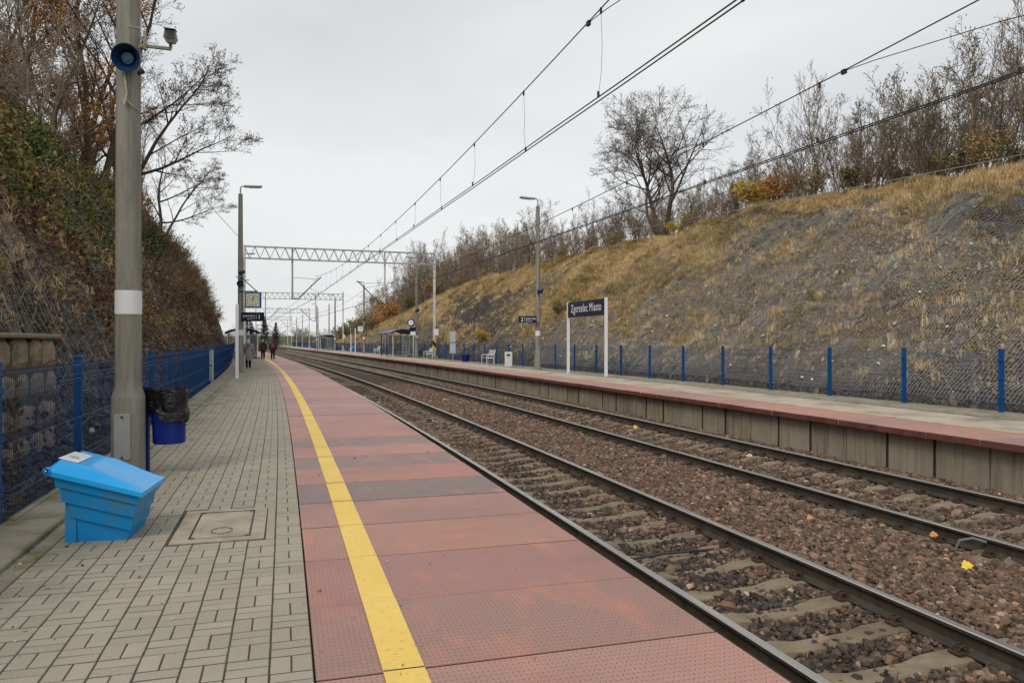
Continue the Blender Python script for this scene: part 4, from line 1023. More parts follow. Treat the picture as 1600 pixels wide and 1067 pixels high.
# ---------------------------------------------------------------- embankments
def crest_r(y): return np.interp(y, [-30, 21, 37, 52, 70, 102, 137, 160, 200, 300, 420], [8.0, 8.35, 9.4, 9.3, 9.3, 8.9, 6.2, 4., 1.6, .3, .0])
def slope_r(x, y):
    """track x, y -> height, grass mask, rock mask"""
    xc = 26.5; s = np.clip((x - 15.0) / (xc - 15.0), 0, 3); H = crest_r(y)
    face = np.clip(s, 0, 1); z = -.12 + (H + .12) * (.96 * face ** .9 + .04 * np.sin(face * 3.14))
    z = z + np.where(s > 1, (x - xc) * .09, 0)
    n1 = fbm(x * .35, y * .22, 1, 3) - .5
    amp = np.clip(s * 5, 0, 1) * np.clip(1.6 - s, .35, 1) * np.clip(H / 5, .1, 1)
    u = (y * .8 + x * .9)                              # slanted strata
    st = fbm(x * .55 - y * .55, (x + y) * .16, 7, 4) - .5
    z = z + amp * (n1 * 1.5 + st * 1.1 + (fbm(x * 2.2, y * 2.2, 4, 3) - .5) * .22)
    # vegetation masks
    base = fbm(x * .25 + 3, y * .10, 11, 4)
    nearrock = np.clip((35 - y + (s - .5) * 10) / 11, 0, 1) * np.clip((1.15 - s) * 4, 0, 1)
    g = np.clip((base - .36 + .25 * np.clip(s - .55, 0, 1)) * 6, 0, 1) * np.clip(1.15 - nearrock * (1.05 - .9 * np.clip((s - .62) * 4, 0, 1)), 0, 1)
    g = np.maximum(g, np.clip((s - .86) * 8, 0, 1))
    g = g * np.clip((s - .10) * 9, 0, 1) * (1 - .8 * ((fbm(x * .30 + y * .12, y * .22 - x * .1, 41, 4) > .515) & (y < 46) & (s < .86)))
    dr = np.exp(-(((y - 74 + 24 * (.5 - s)) / 15) ** 4)) * np.exp(-(((s - .45) / .38) ** 4)) * (fbm(x * .3 + y * .1, y * .12, 21, 3) > .40)
    dr = np.maximum(dr, ((fbm(x * .35 + y * .2, y * .25, 31, 3) > .55) & (s > .55) & (s < .93) & (y < 40)) * .9)
    g = g * (1 - .93 * dr); rk = np.clip(dr + np.clip(.15 - s, 0, 1) * 5, 0, 1)
    return z, g, rk
xs = np.concatenate([np.linspace(14.75, 27, 120), np.linspace(27.4, 60, 34)])
ys_ = np.concatenate([np.arange(-12, 45, .16), np.arange(45, 110, .4), np.arange(110, 430, 2.5)])
XX, YY = np.meshgrid(xs, ys_); Z_, G_, K_ = slope_r(XX, YY)
link_o = link('embankment', npmesh('embankment', np.stack([XX - Ln(YY), YY, Z_], -1).reshape(-1, 3), grid_faces(len(ys_), len(xs)), slope_mat, True, {'grass': G_.ravel(), 'rock': K_.ravel()}))
tag(link_o, 'tall grassy embankment with rock faces and netting behind the far platform', kind='structure')
def crest_l(y): return np.interp(y, [-30, 14, 20, 37, 51, 75, 120, 160, 200, 300, 420], [7.6, 7.4, 7.3, 8.0, 8.2, 7.9, 5.7, 2.6, .8, .1, 0])
def slope_l(x, y):
    """x is negative track coordinate"""
    xc = np.interp(y, [0, 40, 50, 75, 120], [-6.9, -6.9, -6.9, -6.1, -5.4]); s = np.clip((-2.75 - x) / (-2.75 - xc), 0, 4); H = crest_l(y)
    f = np.clip(s, 0, 1); z = -.15 + (H + .15) * (1 - (1 - f) ** 1.25) ; z = z + np.where(s > 1, (xc - x) * .28, 0)
    amp = np.clip(s * 5, 0, 1) * np.clip(H / 4, .05, 1)
    z = z + amp * ((fbm(x * .5, y * .3, 51, 3) - .5) * 1.5 + (fbm(x * .9 + y * .3, y * .9, 57, 4) - .5) * .9 + (fbm(x * 3, y * 3, 5, 3) - .5) * .28)
    g = np.clip((s - .9) * 2, 0, .3); rk = np.clip(.7 - s, 0, .7)
    return z, g, rk
xs = np.concatenate([np.linspace(-2.5, -7.5, 110), np.linspace(-7.7, -45, 40)])
ys_ = np.concatenate([np.arange(2, 40, .14), np.arange(40, 100, .4), np.arange(100, 430, 2.5)])
XX, YY = np.meshgrid(xs, ys_); Z_, G_, K_ = slope_l(XX, YY)
tag(link('embankment', npmesh('embankment', np.stack([XX - Ln(YY), YY, Z_], -1).reshape(-1, 3), grid_faces(len(ys_), len(xs))[:, ::-1], slope_mat, True, {'grass': G_.ravel() * .5, 'rock': K_.ravel()})),
    'steep overgrown rocky bank behind the near platform fence', kind='structure')

# rubble of broken rock on the slopes
rockpieces = mat('rock_rubble_far', (.10, .09, .08))
def scat_surface(n, xr, yr, fn, seed):
    r = np.random.RandomState(seed); x = r.uniform(*xr, n); u = r.rand(n); y = yr[0] + (yr[1] - yr[0]) * u ** 1.35
    z, g, k = fn(x, y); return x, y, z, g, k, r
def rubble(name, n, xr, yr, fn, seed, smin, smax, dens=1.):
    x, y, z, g, k, r = scat_surface(n, xr, yr, fn, seed)
    keep = r.rand(n) < (1.02 - g) * dens; x, y, z = x[keep], y[keep], z[keep]; n = len(x)
    b = np.array([(.12, .10, .082), (.17, .135, .10), (.21, .17, .12), (.095, .09, .088), (.24, .21, .17)]); c = b[r.randint(0, 5, n)] * np.exp(r.randn(n, 1) * .25) * np.array([(1.4, 1.33, 1.2)]) * np.where(k[keep] > .5, .55, 1.)[:, None]
    q = r.rand(n); c[q < .002] = (.6, .6, .58); c[(q > .01) & (q < .02)] = (.22, .10, .07)
    scatter(name, np.stack([x - Ln(y), y, z], -1), np.stack([r.uniform(-1, 1, n), r.uniform(-1, 1, n), r.uniform(0, 6.3, n)], -1), smin * (smax / smin) ** (r.rand(n) ** 3), c, stones, 10, seed)
rubble('rock_rubble', 52000, (14.9, 26.0), (8, 62), slope_r, 3, .022, .065)
rubble('rock_rubble', 30000, (-7.0, -2.6), (4, 50), slope_l, 6, .025, .085, .85)

# long flat slabs of slate lying along the strata
def slate_mesh(i):
    r = np.random.RandomState(600 + i); a = r.uniform(.8, 1.2); V = []; n = 7
    P0 = [(math.cos(2 * math.pi * k / n) * a * r.uniform(.75, 1.1), math.sin(2 * math.pi * k / n) * .24 * r.uniform(.6, 1.2)) for k in range(n)]
    mb = MB(); mb.poly([(x, y, -.1) for x, y in P0] + [(x * .93, y * .9, .05 + r.uniform(-.03, .03)) for x, y in P0], [tuple(range(n, 2 * n))] + [(j, (j + 1) % n, n + (j + 1) % n, n + j) for j in range(n)]); return mb.mesh('slate', stone_mat)
slates = protos('slate', [slate_mesh(i) for i in range(6)])
def slate(n, xr, yr, fn, seed, s0, s1, sgn, thr):
    x, y, z, g, k, r = scat_surface(n, xr, yr, fn, seed); keep = (r.rand(n) < 1.05 - g) & (fbm(x * .7, y * .5, 300, 3) > thr); x, y, z = x[keep], y[keep], z[keep]; n = len(x)
    b = np.array([(.10, .095, .095), (.15, .135, .12), (.20, .17, .135), (.075, .075, .085), (.24, .20, .15)]); c = b[r.randint(0, 5, n)] * np.exp(r.randn(n, 1) * .28) * np.array([(1.45, 1.33, 1.15)]) * np.where(k[keep] > .5, .5, 1.)[:, None]
    rot = np.stack([r.uniform(-.35, .35, n), -sgn * .6 + r.uniform(-.3, .3, n), sgn * .75 + r.uniform(-.3, .3, n)], -1)
    scatter('slate_scree', np.stack([x - Ln(y), y, z + .02], -1), rot, s0 * (s1 / s0) ** (r.rand(n) ** 2.2), c, slates, 6, seed)
slate(42000, (15.1, 26.0), (8, 100), slope_r, 71, .07, .34, 1, .38)
slate(4500, (-6.6, -2.8), (5, 45), slope_l, 72, .07, .25, -1, .44)

# netting pinned over the rock (real wires following the surface)
def netting(name, fn, xr, yr, stx, sty, lift, sgn=1, parent_label=None):
    V = []; F = []
    def lines(A, B):   # arrays (nlines, npts)
        nonlocal V, F
        z, g, k = fn(A, B); z = z + lift; n, m = A.shape; r = .0045
        P0 = np.stack([A - Ln(B), B, z], -1)
        off = np.array([(-r, -r, 0), (r, -r, 0), (0, r, r * 1.2)])
        Vv = (P0[:, :, None, :] + off[None, None]).reshape(-1, 3); base = sum(len(v) for v in V)
        i = (np.arange(n)[:, None] * m + np.arange(m - 1)[None]).ravel() * 3 + base
        for j in range(3): F.append(np.stack([i + j, i + (j + 1) % 3, i + 3 + (j + 1) % 3, i + 3 + j], 1))
        V.append(Vv)
    x = np.arange(xr[0], xr[1], .30); y = np.arange(yr[0], yr[1], sty)
    B, A = np.meshgrid(y, x, indexing='ij'); B = B + .035 * ((np.arange(A.shape[1]) % 2)[None] * 2 - 1); lines(A, B)
    y2 = np.arange(yr[0], yr[1], .30); x2 = np.arange(xr[0], xr[1], stx); A, B = np.meshgrid(x2, y2, indexing='ij'); lines(A, B)
    o = link(name, npmesh(name, np.concatenate(V), np.concatenate(F), net_mat)); o['kind'] = 'stuff'; return o
netting('rock_netting', slope_r, (15.2, 25.2), (9, 44), .13, .11, .08)
netting('rock_netting', slope_l, (-5.4, -2.8), (5, 22), .14, .10, .07)
# white anchor plates of the netting
mb = MB(); mb.box((0, 0, 0), (.12, .12, .012), bev=.003); mb.tube([(0, 0, 0), (0, 0, .05)], .016, 6); AP = mb.mesh('anchor_plate', mat('plate_white', (.66, .68, .68), .5, bump=0))
r_ = np.random.RandomState(8); n_ap = 0
for k in range(62):
    y = 12 + 34 * r_.rand(); s_ = r_.rand() ** 1.4; x = 15.4 + 9 * s_
    z, g, kk = slope_r(np.array([x]), np.array([y]))
    if g[0] > .6: continue
    link('anchor_plate', AP, link_o, W(x, y, float(z[0]) + .12), (0, R(-38), r_.uniform(0, 3)), r_.uniform(.5, .9))

# ---------------------------------------------------------------- dry grass and leaves
def tuft_mesh(i, nb, h, sp, w):  # dry tuft
    r = np.random.RandomState(100 + i); V = []; F = []
    for k in range(nb):
        a = r.uniform(0, 6.28); d = np.array([math.cos(a), math.sin(a), 0]); p = np.array([r.uniform(-.5, .5) * sp, r.uniform(-.5, .5) * sp, 0]); hh = h * r.uniform(.45, 1.1); lean = r.uniform(.2, 1.5)
        s_ = np.array([-d[1], d[0], 0]) * w; b = len(V)
        V += [p - s_, p + s_, p + d * lean * hh * .35 + s_ * .8 + (0, 0, hh * .6), p + d * lean * hh * .35 - s_ * .8 + (0, 0, hh * .6), p + d * lean * hh * .9 + (0, 0, hh * (.95 - .35 * lean))]
        F += [(b, b + 1, b + 2, b + 3), (b + 3, b + 2, b + 4, b + 4)]
    mb = MB(); mb.poly(V, [f if len(set(f)) == 4 else f[:3] for f in F]); return mb.mesh('grass_tuft', grass_mat)
tufts = protos('grass_tuft', [tuft_mesh(i, 26, .42, .35, .006) for i in range(6)])
def grass(name, n, xr, yr, fn, seed, s0, s1, thr=0., bias=0., lab=None):
    x, y, z, g, k, r = scat_surface(n, xr, yr, fn, seed); keep = r.rand(n) < g * 1.0 + thr * (k < .5); x, y, z = x[keep], y[keep], z[keep]; n = len(x)
    t = .5 + .4 * (fbm(x * .5, y * .35, 70, 3) - .5) * 2 + r.randn(n) * .2 + bias
    gr = fbm(x * .6, y * .5, 77, 4); t = t - np.clip((gr - .58) * 5, 0, .42) * r.rand(n)
    t = np.clip(t, 0, 1)
    o = scatter(name, np.stack([x - Ln(y), y, z - .03], -1), np.stack([r.uniform(-.25, .25, n), r.uniform(-.25, .25, n), r.uniform(0, 6.3, n)], -1), s0 + (s1 - s0) * r.rand(n) ** 2, np.stack([t, t, t], -1), tufts, 6, seed)
    return o
grass('dry_grass', 80000, (15.6, 29.5), (10, 70), slope_r, 12, .25, 1.1, .045, .10)
grass('dry_grass', 36000, (15.6, 30), (66, 190), slope_r, 13, .9, 2.0, .03, .08)
grass('dry_grass', 26000, (-8, -2.9), (5, 70), slope_l, 14, .3, 1.0, .22, .04)
def leafclump(i, n=14, s=.045, spread=.22):
    r = np.random.RandomState(200 + i); V = []; F = []
    for k in range(n):
        p = r.randn(3) * spread * (.6, .6, .45); d = r.randn(3); d[2] *= .5; d /= np.linalg.norm(d); u = np.cross(d, r.randn(3)); u /= np.linalg.norm(u); q = s * r.uniform(.6, 1.3); b = len(V); nn = np.cross(d, u) * q * .25
        V += [p - d * q, p - u * q * .6 + nn, p + d * q * 1.1, p + u * q * .6 + nn]; F += [(b, b + 1, b + 2), (b, b + 2, b + 3)]
    mb = MB(); mb.poly(V, F); return mb.mesh('leaf_clump', leaf_mat)
clumps = protos('leaf_clump', [leafclump(i) for i in range(7)])
def leaves(name, P, t, s, seed):
    n = len(P); r = np.random.RandomState(seed)
    return scatter(name, P, r.uniform(-3, 3, (n, 3)), s, np.stack([t, t, t], -1), clumps, 7, seed)
# ivy and mixed leaves covering the upper near bank
r = np.random.RandomState(31); n = 62000
x = r.uniform(-9.5, -2.9, n); y = 5 + 75 * r.rand(n) ** 1.5; z, g, k = slope_l(x, y)
xc_ = np.interp(y, [0, 40, 50, 75, 120], [-6.9, -6.9, -6.9, -6.1, -5.4]); s_ = (-2.75 - x) / (-2.75 - xc_)
dn = np.clip((s_ - .16) * 2.0, .10, 1) * np.clip((fbm(x * .6, y * .5, 90, 3) - .33) * 5, .08, 1)
keep = r.rand(n) < dn; x, y, z, s_ = x[keep], y[keep], z[keep], s_[keep]; n = len(x)
f = fbm(x * .5, y * .35, 93, 3)
t = np.where(s_ > .42, .10 + .45 * (f - .38) * 2 + np.abs(r.randn(n)) * .15, .62 + .35 * r.rand(n) + (f - .5)); t = np.where(r.rand(n) < .10, .45 + .5 * r.rand(n), t); t = t + np.clip((y - 40) / 22, 0, .6)
leaves('ivy', np.stack([x - Ln(y), y, z + r.uniform(0, .35, n)], -1), np.clip(t, 0, 1), r.uniform(.7, 1.45, n), 32)
# moss / green tufts low on the near bank
def patch(cx, cy, sx, sy, n, tm, seed, sc=1.):
    r = np.random.RandomState(seed); x = cx + r.randn(n) * sx; y = cy + r.randn(n) * sy; z, g, k = slope_l(x, y); t = np.clip(tm + r.randn(n) * .05, 0, 1)
    scatter('moss', np.stack([x - Ln(y), y, z - .02], -1), np.stack([r.uniform(-.4, .4, n), r.uniform(-.4, .4, n), r.uniform(0, 6, n)], -1), r.uniform(.25, .6, n) * sc, np.stack([t, t, t], -1), tufts, 6, seed)
patch(-3.75, 10.2, .22, .35, 700, .06, 51); patch(-3.5, 10.8, .16, .3, 500, .12, 52); patch(-4.4, 9.6, .25, .5, 500, .04, 53)
# ---------------------------------------------------------------- trees
def grow(seed, stems, nch=(9, 7, 6), lenr=(.5, .45, .45), ang=(38, 42, 45), up=.12, wig=.14, t0=.35, trunk_t=.0, curl=0., r2=.45):
    rs = random.Random(seed); out = []; tips = []
    def br(p, d, ln, rad, lev):
        n = 8 if lev == 0 else (5 if lev == 1 else 3 if lev == 2 else 2)
        pts = [p.copy()]; rr = [rad]; dd = [d.copy()]
        for i in range(n):
            u_ = up if lev else up * .5
            d = (d + Vector((rs.gauss(0, wig), rs.gauss(0, wig), rs.gauss(0, wig) * .7 + u_))).normalized()
            p = p + d * (ln / n); pts.append(p.copy()); rr.append(max(.0035, rad * (1 - .86 * (i + 1) / n))); dd.append(d.copy())
        out.append((lev, pts, rr))
        if lev >= len(nch): tips.append((pts[-1], d)); tips.append((pts[1], d)); return
        m = nch[lev]
        for j in range(m):
            t = (t0 if lev == 0 else .2) + (1 - (t0 if lev == 0 else .2)) * ((j + rs.random() * .9) / m) ** .85
            q = min(n - 1, int(t * n)); fr = t * n - q; a = pts[q].lerp(pts[q + 1], min(1, fr)); b = dd[q + 1]
            ax = b.orthogonal().normalized(); ax.rotate(Matrix.Rotation(rs.uniform(0, 6.28), 3, b)); nd = b.copy(); nd.rotate(Matrix.Rotation(R(ang[lev] * rs.uniform(.6, 1.35)), 3, ax))
            if nd.z < -.25: nd.z *= .3
            br(a, nd.normalized(), ln * lenr[lev] * rs.uniform(.65, 1.25) * (1.15 - .5 * t), max(.005, rr[q] * (r2 + .2 * rs.random())), lev + 1)
    for (p, d, ln, rad) in stems: br(Vector(p), Vector(d).normalized(), ln, rad, 0)
    return out, tips
def tubes_np(name, br, m_, minlev=0, maxlev=9, sides=(7, 5, 3, 3, 3), rmin=.0):
    V = []; F = []; b = 0
    for lev, pts, rr in br:
        if lev < minlev or lev > maxlev: continue
        n = sides[lev]; P = np.array([tuple(p) for p in pts]); k = len(P); T = np.gradient(P, axis=0); T /= np.linalg.norm(T, axis=1)[:, None] + 1e-9
        a = np.array((0, 0, 1.)) if abs(T[0, 2]) < .9 else np.array((1., 0, 0)); U = np.cross(T, a); U /= np.linalg.norm(U, axis=1)[:, None] + 1e-9; W_ = np.cross(T, U)
        an = 2 * np.pi * np.arange(n) / n; rad = np.maximum(np.array(rr), rmin)[:, None, None]
        ring = P[:, None] + (U[:, None] * np.cos(an)[None, :, None] + W_[:, None] * np.sin(an)[None, :, None]) * rad
        V.append(ring.reshape(-1, 3)); i = (np.arange(k - 1)[:, None] * n); j = np.arange(n)[None]
        F.append(np.stack([(i + j), (i + (j + 1) % n), (i + n + (j + 1) % n), (i + n + j)], -1).reshape(-1, 4) + b); b += k * n
    return npmesh(name, np.concatenate(V), np.concatenate(F), m_, True)
def leafcard_mesh(name, tips, m_, per=2, s=.05, sp=.12, prob=1., seed=0):
    r = np.random.RandomState(seed); C = []
    for (p, d) in tips:
        if r.rand() > prob: continue
        for k in range(per): C.append(np.array(tuple(p)) + r.randn(3) * sp)
    if not C: C = [np.array(tuple(tips[0][0]))]
    C = np.array(C); n = len(C); D = r.randn(n, 3); D /= np.linalg.norm(D, axis=1)[:, None]; U = np.cross(D, r.randn(n, 3)); U /= np.linalg.norm(U, axis=1)[:, None]; q = s * r.uniform(.6, 1.4, (n, 1))
    V = np.stack([C - D * q, C - U * q * .55, C + D * q, C + U * q * .55], 1).reshape(-1, 3); return npmesh(name, V, np.arange(n * 4).reshape(n, 4), m_)
def crownmat(name, a, b, c):
    m = Mat(name, .75, 0, .2); w = m.pos(); m.col(m.ramp(m.ma('ADD', m.noise(w, 3, 2), m.ma('MULTIPLY', m.ma('SUBTRACT', m.noise(w, 31, 1), .5), .8)), (.3, a), (.5, b), (.72, c))); return m.m
cr_brown = crownmat('foliage_brown', (.13, .08, .055), (.20, .12, .075), (.28, .17, .09)); cr_ochre = crownmat('foliage_ochre', (.22, .17, .08), (.33, .25, .11), (.44, .32, .14))
cr_green = crownmat('foliage_green', (.075, .08, .035), (.16, .155, .065), (.27, .235, .10)); cr_orange = crownmat('foliage_orange', (.30, .13, .035), (.46, .22, .06), (.52, .31, .11)); cr_yellow = crownmat('foliage_yellow', (.38, .24, .03), (.55, .37, .05), (.5, .42, .1))
cr_purple = crownmat('foliage_purple', (.11, .07, .065), (.16, .095, .085), (.22, .13, .10)); cr_conifer = crownmat('foliage_conifer', (.04, .055, .045), (.065, .085, .065), (.09, .115, .085))
TREES = {}
def tree_proto(key, br, tips, barkm, crown=None, twigm=None, per=2, s=.05, sp=.1, prob=1., seed=0, thick=.008):
    tw = tubes_np('branches', br, twigm or barkm, 1, 9, rmin=thick); tr = tubes_np('trunk', br, barkm, 0, 0)
    cm = leafcard_mesh('crown', tips, crown, per, s, sp, prob, seed) if crown else None
    TREES[key] = (tr, tw, cm)
def place_tree(key, loc, rz, s, label, cat='tree', group=None, name='bare_tree', tilt=(0, 0)):
    t = empty(name, loc, 0, label, cat, group); t.rotation_euler = (tilt[0], tilt[1], rz); t.scale = s if hasattr(s, '__len__') else (s, s, s)
    tr, tw, cm = TREES[key]; link('trunk', tr, t); link('branches', tw, t)
    if cm: link('crown', cm, t)
    return t
# slender hedge trees, five stems each, ~5 m tall
hedge_keys = []
for i in range(8):
    rs = random.Random(900 + i); st = []
    for k in range(4 + i % 3):
        a = rs.uniform(0, 6.28); q = rs.uniform(.05, .35); st.append(((rs.uniform(-.7, .7), rs.uniform(-.7, .7), -.3), (q * math.cos(a), q * math.sin(a), 1), rs.uniform(3.2, 5.2), rs.uniform(.024, .045)))
    br, tp = grow(300 + i, st, (11, 6, 4), (.32, .46, .5), (34, 38, 42), up=.08, wig=.11, t0=.12)
    cm = [cr_brown, None, cr_ochre, cr_brown, cr_purple, cr_green, None, cr_brown][i]
    tree_proto('hedge%d' % i, br, tp, bark_grey, cm, [twig_grey, twig_brown][i % 2], per=1, s=.045, sp=.1, prob=[.24, 0, .42, .16, .3, .42, 0, .2][i], seed=i, thick=.007); hedge_keys.append('hedge%d' % i)
# tall thin whip-like bare trees
for i in range(2):
    br, tp = grow(410 + i, [((0, 0, -.3), (.04, .03, 1), 7.5, .09)], (16, 7, 4), (.34, .42, .5), (32, 34, 38), up=.16, wig=.06, t0=.25); tree_proto('whip%d' % i, br, tp, bark_grey, None, twig_brown, thick=.007)
# big spreading tree
br, tp = grow(23, [((0, 0, -.4), (-.13, .03, 1), 8.6, .20), ((.12, 0, -.4), (.15, -.05, 1), 8.6, .20), ((.06, .1, -.4), (.0, .14, 1), 9.2, .24), ((.06, -.08, -.4), (.02, -.16, 1), 8.2, .16)], (10, 9, 7, 3), (.58, .50, .46, .5), (50, 46, 44, 45), up=.045, wig=.13, t0=.32, r2=.42)
tree_proto('spread', br, tp, bark, cr_brown, bark, per=1, s=.05, sp=.12, prob=.30, seed=3, thick=.008)
br, tp = grow(19, [((0, 0, -.4), (-.1, .0, 1), 8.5, .2), ((.2, 0, -.4), (.25, .1, 1), 8, .16)], (9, 7, 6, 2), (.46, .45, .45, .5), (40, 40, 42, 45), up=.08, wig=.13, t0=.25, r2=.4)
tree_proto('spread2', br, tp, bark, cr_brown, bark, per=1, s=.06, sp=.12, prob=.35, seed=4, thick=.008)
def gz(x, y, f=slope_r): return float(f(np.array([x]), np.array([y]))[0][0])
rt = random.Random(77)
kind_label = {'hedge0': 'thin bare multi-stemmed tree with brown leaves on the crest of the far slope', 'hedge1': 'leafless thin multi-stemmed tree on the crest of the far slope', 'hedge2': 'slender tree with sparse ochre leaves on the crest of the far slope', 'hedge3': 'twiggy brown shrub-like tree on the crest of the far slope', 'hedge4': 'slender tree with purplish brown twigs on the crest of the far slope', 'hedge5': 'slender tree with dull green leaves on the crest of the far slope', 'hedge6': 'leafless twiggy thicket tree on the crest of the far slope', 'hedge7': 'grey stemmed thicket tree with few brown leaves on the crest of the far slope'}
def crest_place(yy):
    return ('at the right edge of the photo' if yy < 25 else 'above the netted slope at right' if yy < 31 else 'around the tall straight bare tree' if yy < 38 else 'right of the large spreading tree' if yy < 49 else 'beneath the large spreading tree' if yy < 57
            else 'left of the large spreading tree' if yy < 70 else 'behind the far lamp post' if yy < 92 else 'behind the nearest gantry mast' if yy < 125 else 'far left on the crest')
short = ['thin tree with brown leaves', 'leafless thin tree', 'slender ochre leaved tree', 'twiggy brown tree', 'purplish brown tree', 'slender dull green tree', 'leafless twiggy tree', 'grey stemmed twiggy tree']
def crest_label(kk, yy, row): return '%s %s, %s' % (short[int(kk[-1])], crest_place(yy), ['front row', 'second row', 'back row'][row])
y = 19.5; k = 0
while y < 205:
    for row in range(3):
        x = [28.0, 31.0, 33.][row] + rt.uniform(-.7, .7); yy = y + rt.uniform(-1, 1); kk = hedge_keys[rt.randrange(8)]
        if 26 < yy < 34 and row == 0 and rt.random() < .6: kk = 'hedge5'
        z = gz(x, yy)
        topz = np.interp(yy, [20, 24, 30, 36, 41, 46, 55, 60, 72, 84, 105, 119, 138, 164, 200], [13.3, 14.2, 14.0, 13.8, 13.2, 13.0, 13.3, 13.6, 13.4, 14.8, 16.8, 17.5, 16.5, 13, 9])
        s = (topz - z) / 5.1 * rt.uniform(.70, 1.14)
        place_tree(kk, W(x, yy, z), rt.uniform(0, 6.28), (s * .95, s * .95, s), crest_label(kk, yy, row), group='thin trees along the crest of the far slope', name='thicket_tree'); k += 1
    y += 1.7 if y < 50 else (2.6 if y < 70 else 3.4 if y < 110 else 5)
place_tree('spread', W(28.6, 52.0, gz(28.6, 52) - .2), R(200), 1.03, 'large bare spreading tree standing above the thicket on the crest of the far slope')
place_tree('whip0', W(27.9, 34.0, gz(27.9, 34) - .2), .5, .93, 'tall straight leafless tree with upswept twigs above the netted slope')
place_tree('whip1', W(27.9, 22.6, gz(27.9, 22.6) - .2), 2.1, .86, 'tall thin leafless tree at the right edge of the photo on the far slope')
place_tree('spread2', W(29.5, 84.0, gz(29.5, 84) - .2), 1.0, .9, 'bare round topped tree behind the lamp post on the far slope')
place_tree('spread2', W(30.5, 41.5, gz(30.5, 41) - .2), 2.6, .5, 'small bare spreading tree among the thicket above the middle of the slope')
# yellow, orange and green bushes
def bush_proto(key, seed, crown, per=3, s=.05, prob=.9, n=9, h=1.3):
    rs = random.Random(seed); st = [((rs.uniform(-.2, .2), rs.uniform(-.2, .2), -.1), (rs.uniform(-.7, .7), rs.uniform(-.7, .7), 1), rs.uniform(.7, 1.) * h, .016) for k in range(n)]
    br, tp = grow(seed, st, (7, 4), (.42, .5), (38, 42), up=.06, wig=.15, t0=.2); tree_proto(key, br, tp, bark, crown, twig_brown, per, s, .08, prob, seed, .005)
bush_proto('b_yellow', 61, cr_yellow); bush_proto('b_orange', 62, cr_orange); bush_proto('b_green', 63, cr_green, 3); bush_proto('b_brown', 64, cr_brown, 1, .04, .6, 12, 1.5); bush_proto('b_bare', 65, None, n=14, h=1.5); bush_proto('b_ochre', 66, cr_ochre, 2, .045, .8, 10)
def bush(key, x, y, s, label, group=None, f=slope_r, name='bush', lift=0): place_tree(key, W(x, y, gz(x, y, f) + lift), rt.uniform(0, 6.28), s, label, 'bush', group, name)
bush('b_yellow', 26.6, 38.4, 1.4, 'bright yellow leaved bush at the foot of the bare trees on the crest'); bush('b_orange', 26.8, 36.9, 1.5, 'orange leaved bush beside the bright yellow bush on the crest'); bush('b_yellow', 26.6, 46.8, .9, 'small yellow bush on the crest near the large bare tree')
bush('b_yellow', 18.2, 41.5, .75, 'yellow leaved bush low on the slope behind the lamp post'); bush('b_green', 17.6, 45.5, .8, 'green bush low on the far slope left of the lamp post'); bush('b_yellow', 16.4, 58, .8, 'yellowish bush by the fence beside the striped mast')
for k in range(5): bush('b_green', 27.9 + rt.uniform(0, 1.4), 24 + k * 2.1, .8 + rt.random() * .5, 'green undergrowth bush below the bare trees at the upper right', 'green bushes on the crest at right')
for k in range(26): bush(['b_brown', 'b_ochre', 'b_bare'][k % 3], 26.9 + rt.uniform(-.3, 1.2), 20 + k * 3.7, 1.0 + rt.random() * .5, 'low %s bush %s' % (['reddish brown', 'ochre', 'leafless'][k % 3], crest_place(20 + k * 3.7)), 'undergrowth on the crest of the far slope')
for k in range(12): bush(['b_ochre', 'b_orange', 'b_green'][k % 3], rt.uniform(20, 27), 112 + k * 7.5, 2.2 + rt.random(), 'autumn coloured bush on the distant end of the far slope', 'distant autumn bushes')
# ---- near bank shrubs
keys = ['b_brown', 'b_bare', 'b_brown', 'b_ochre', 'b_bare']
lbl = {'b_brown': 'reddish brown bank shrub', 'b_bare': 'bare twiggy bank shrub', 'b_ochre': 'ochre leaved bank shrub', 'b_green': 'green leaved bank shrub', 'b_orange': 'orange leaved bank shrub', 'b_yellow': 'yellow leaved bank shrub'}
for k in range(110):
    y = 13 + 100 * (k / 110) ** 1.15 + rt.uniform(-.8, .8); f_ = rt.random(); xc = float(np.interp(y, [0, 40, 50, 75, 120], [-6.9, -6.9, -6.9, -6.1, -5.4])); x = -3.9 + (xc + 3.2) * f_
    if y < 24 and f_ < .35: continue
    key = keys[k % 5] if rt.random() < .86 else rt.choice(['b_green', 'b_orange', 'b_yellow'])
    bush(key, x, y, rt.uniform(.55, 1.0) * (1.25 if y > 30 else .9), '%s, %s, %s' % (lbl[key], 'low' if f_ < .33 else 'midway up' if f_ < .66 else 'high', 'before the foreground lamp post' if y < 34 else 'just right of the foreground lamp post' if y < 60 else 'towards the distant shelter'), 'shrubs growing on the near bank', slope_l, 'shrub', -.1)
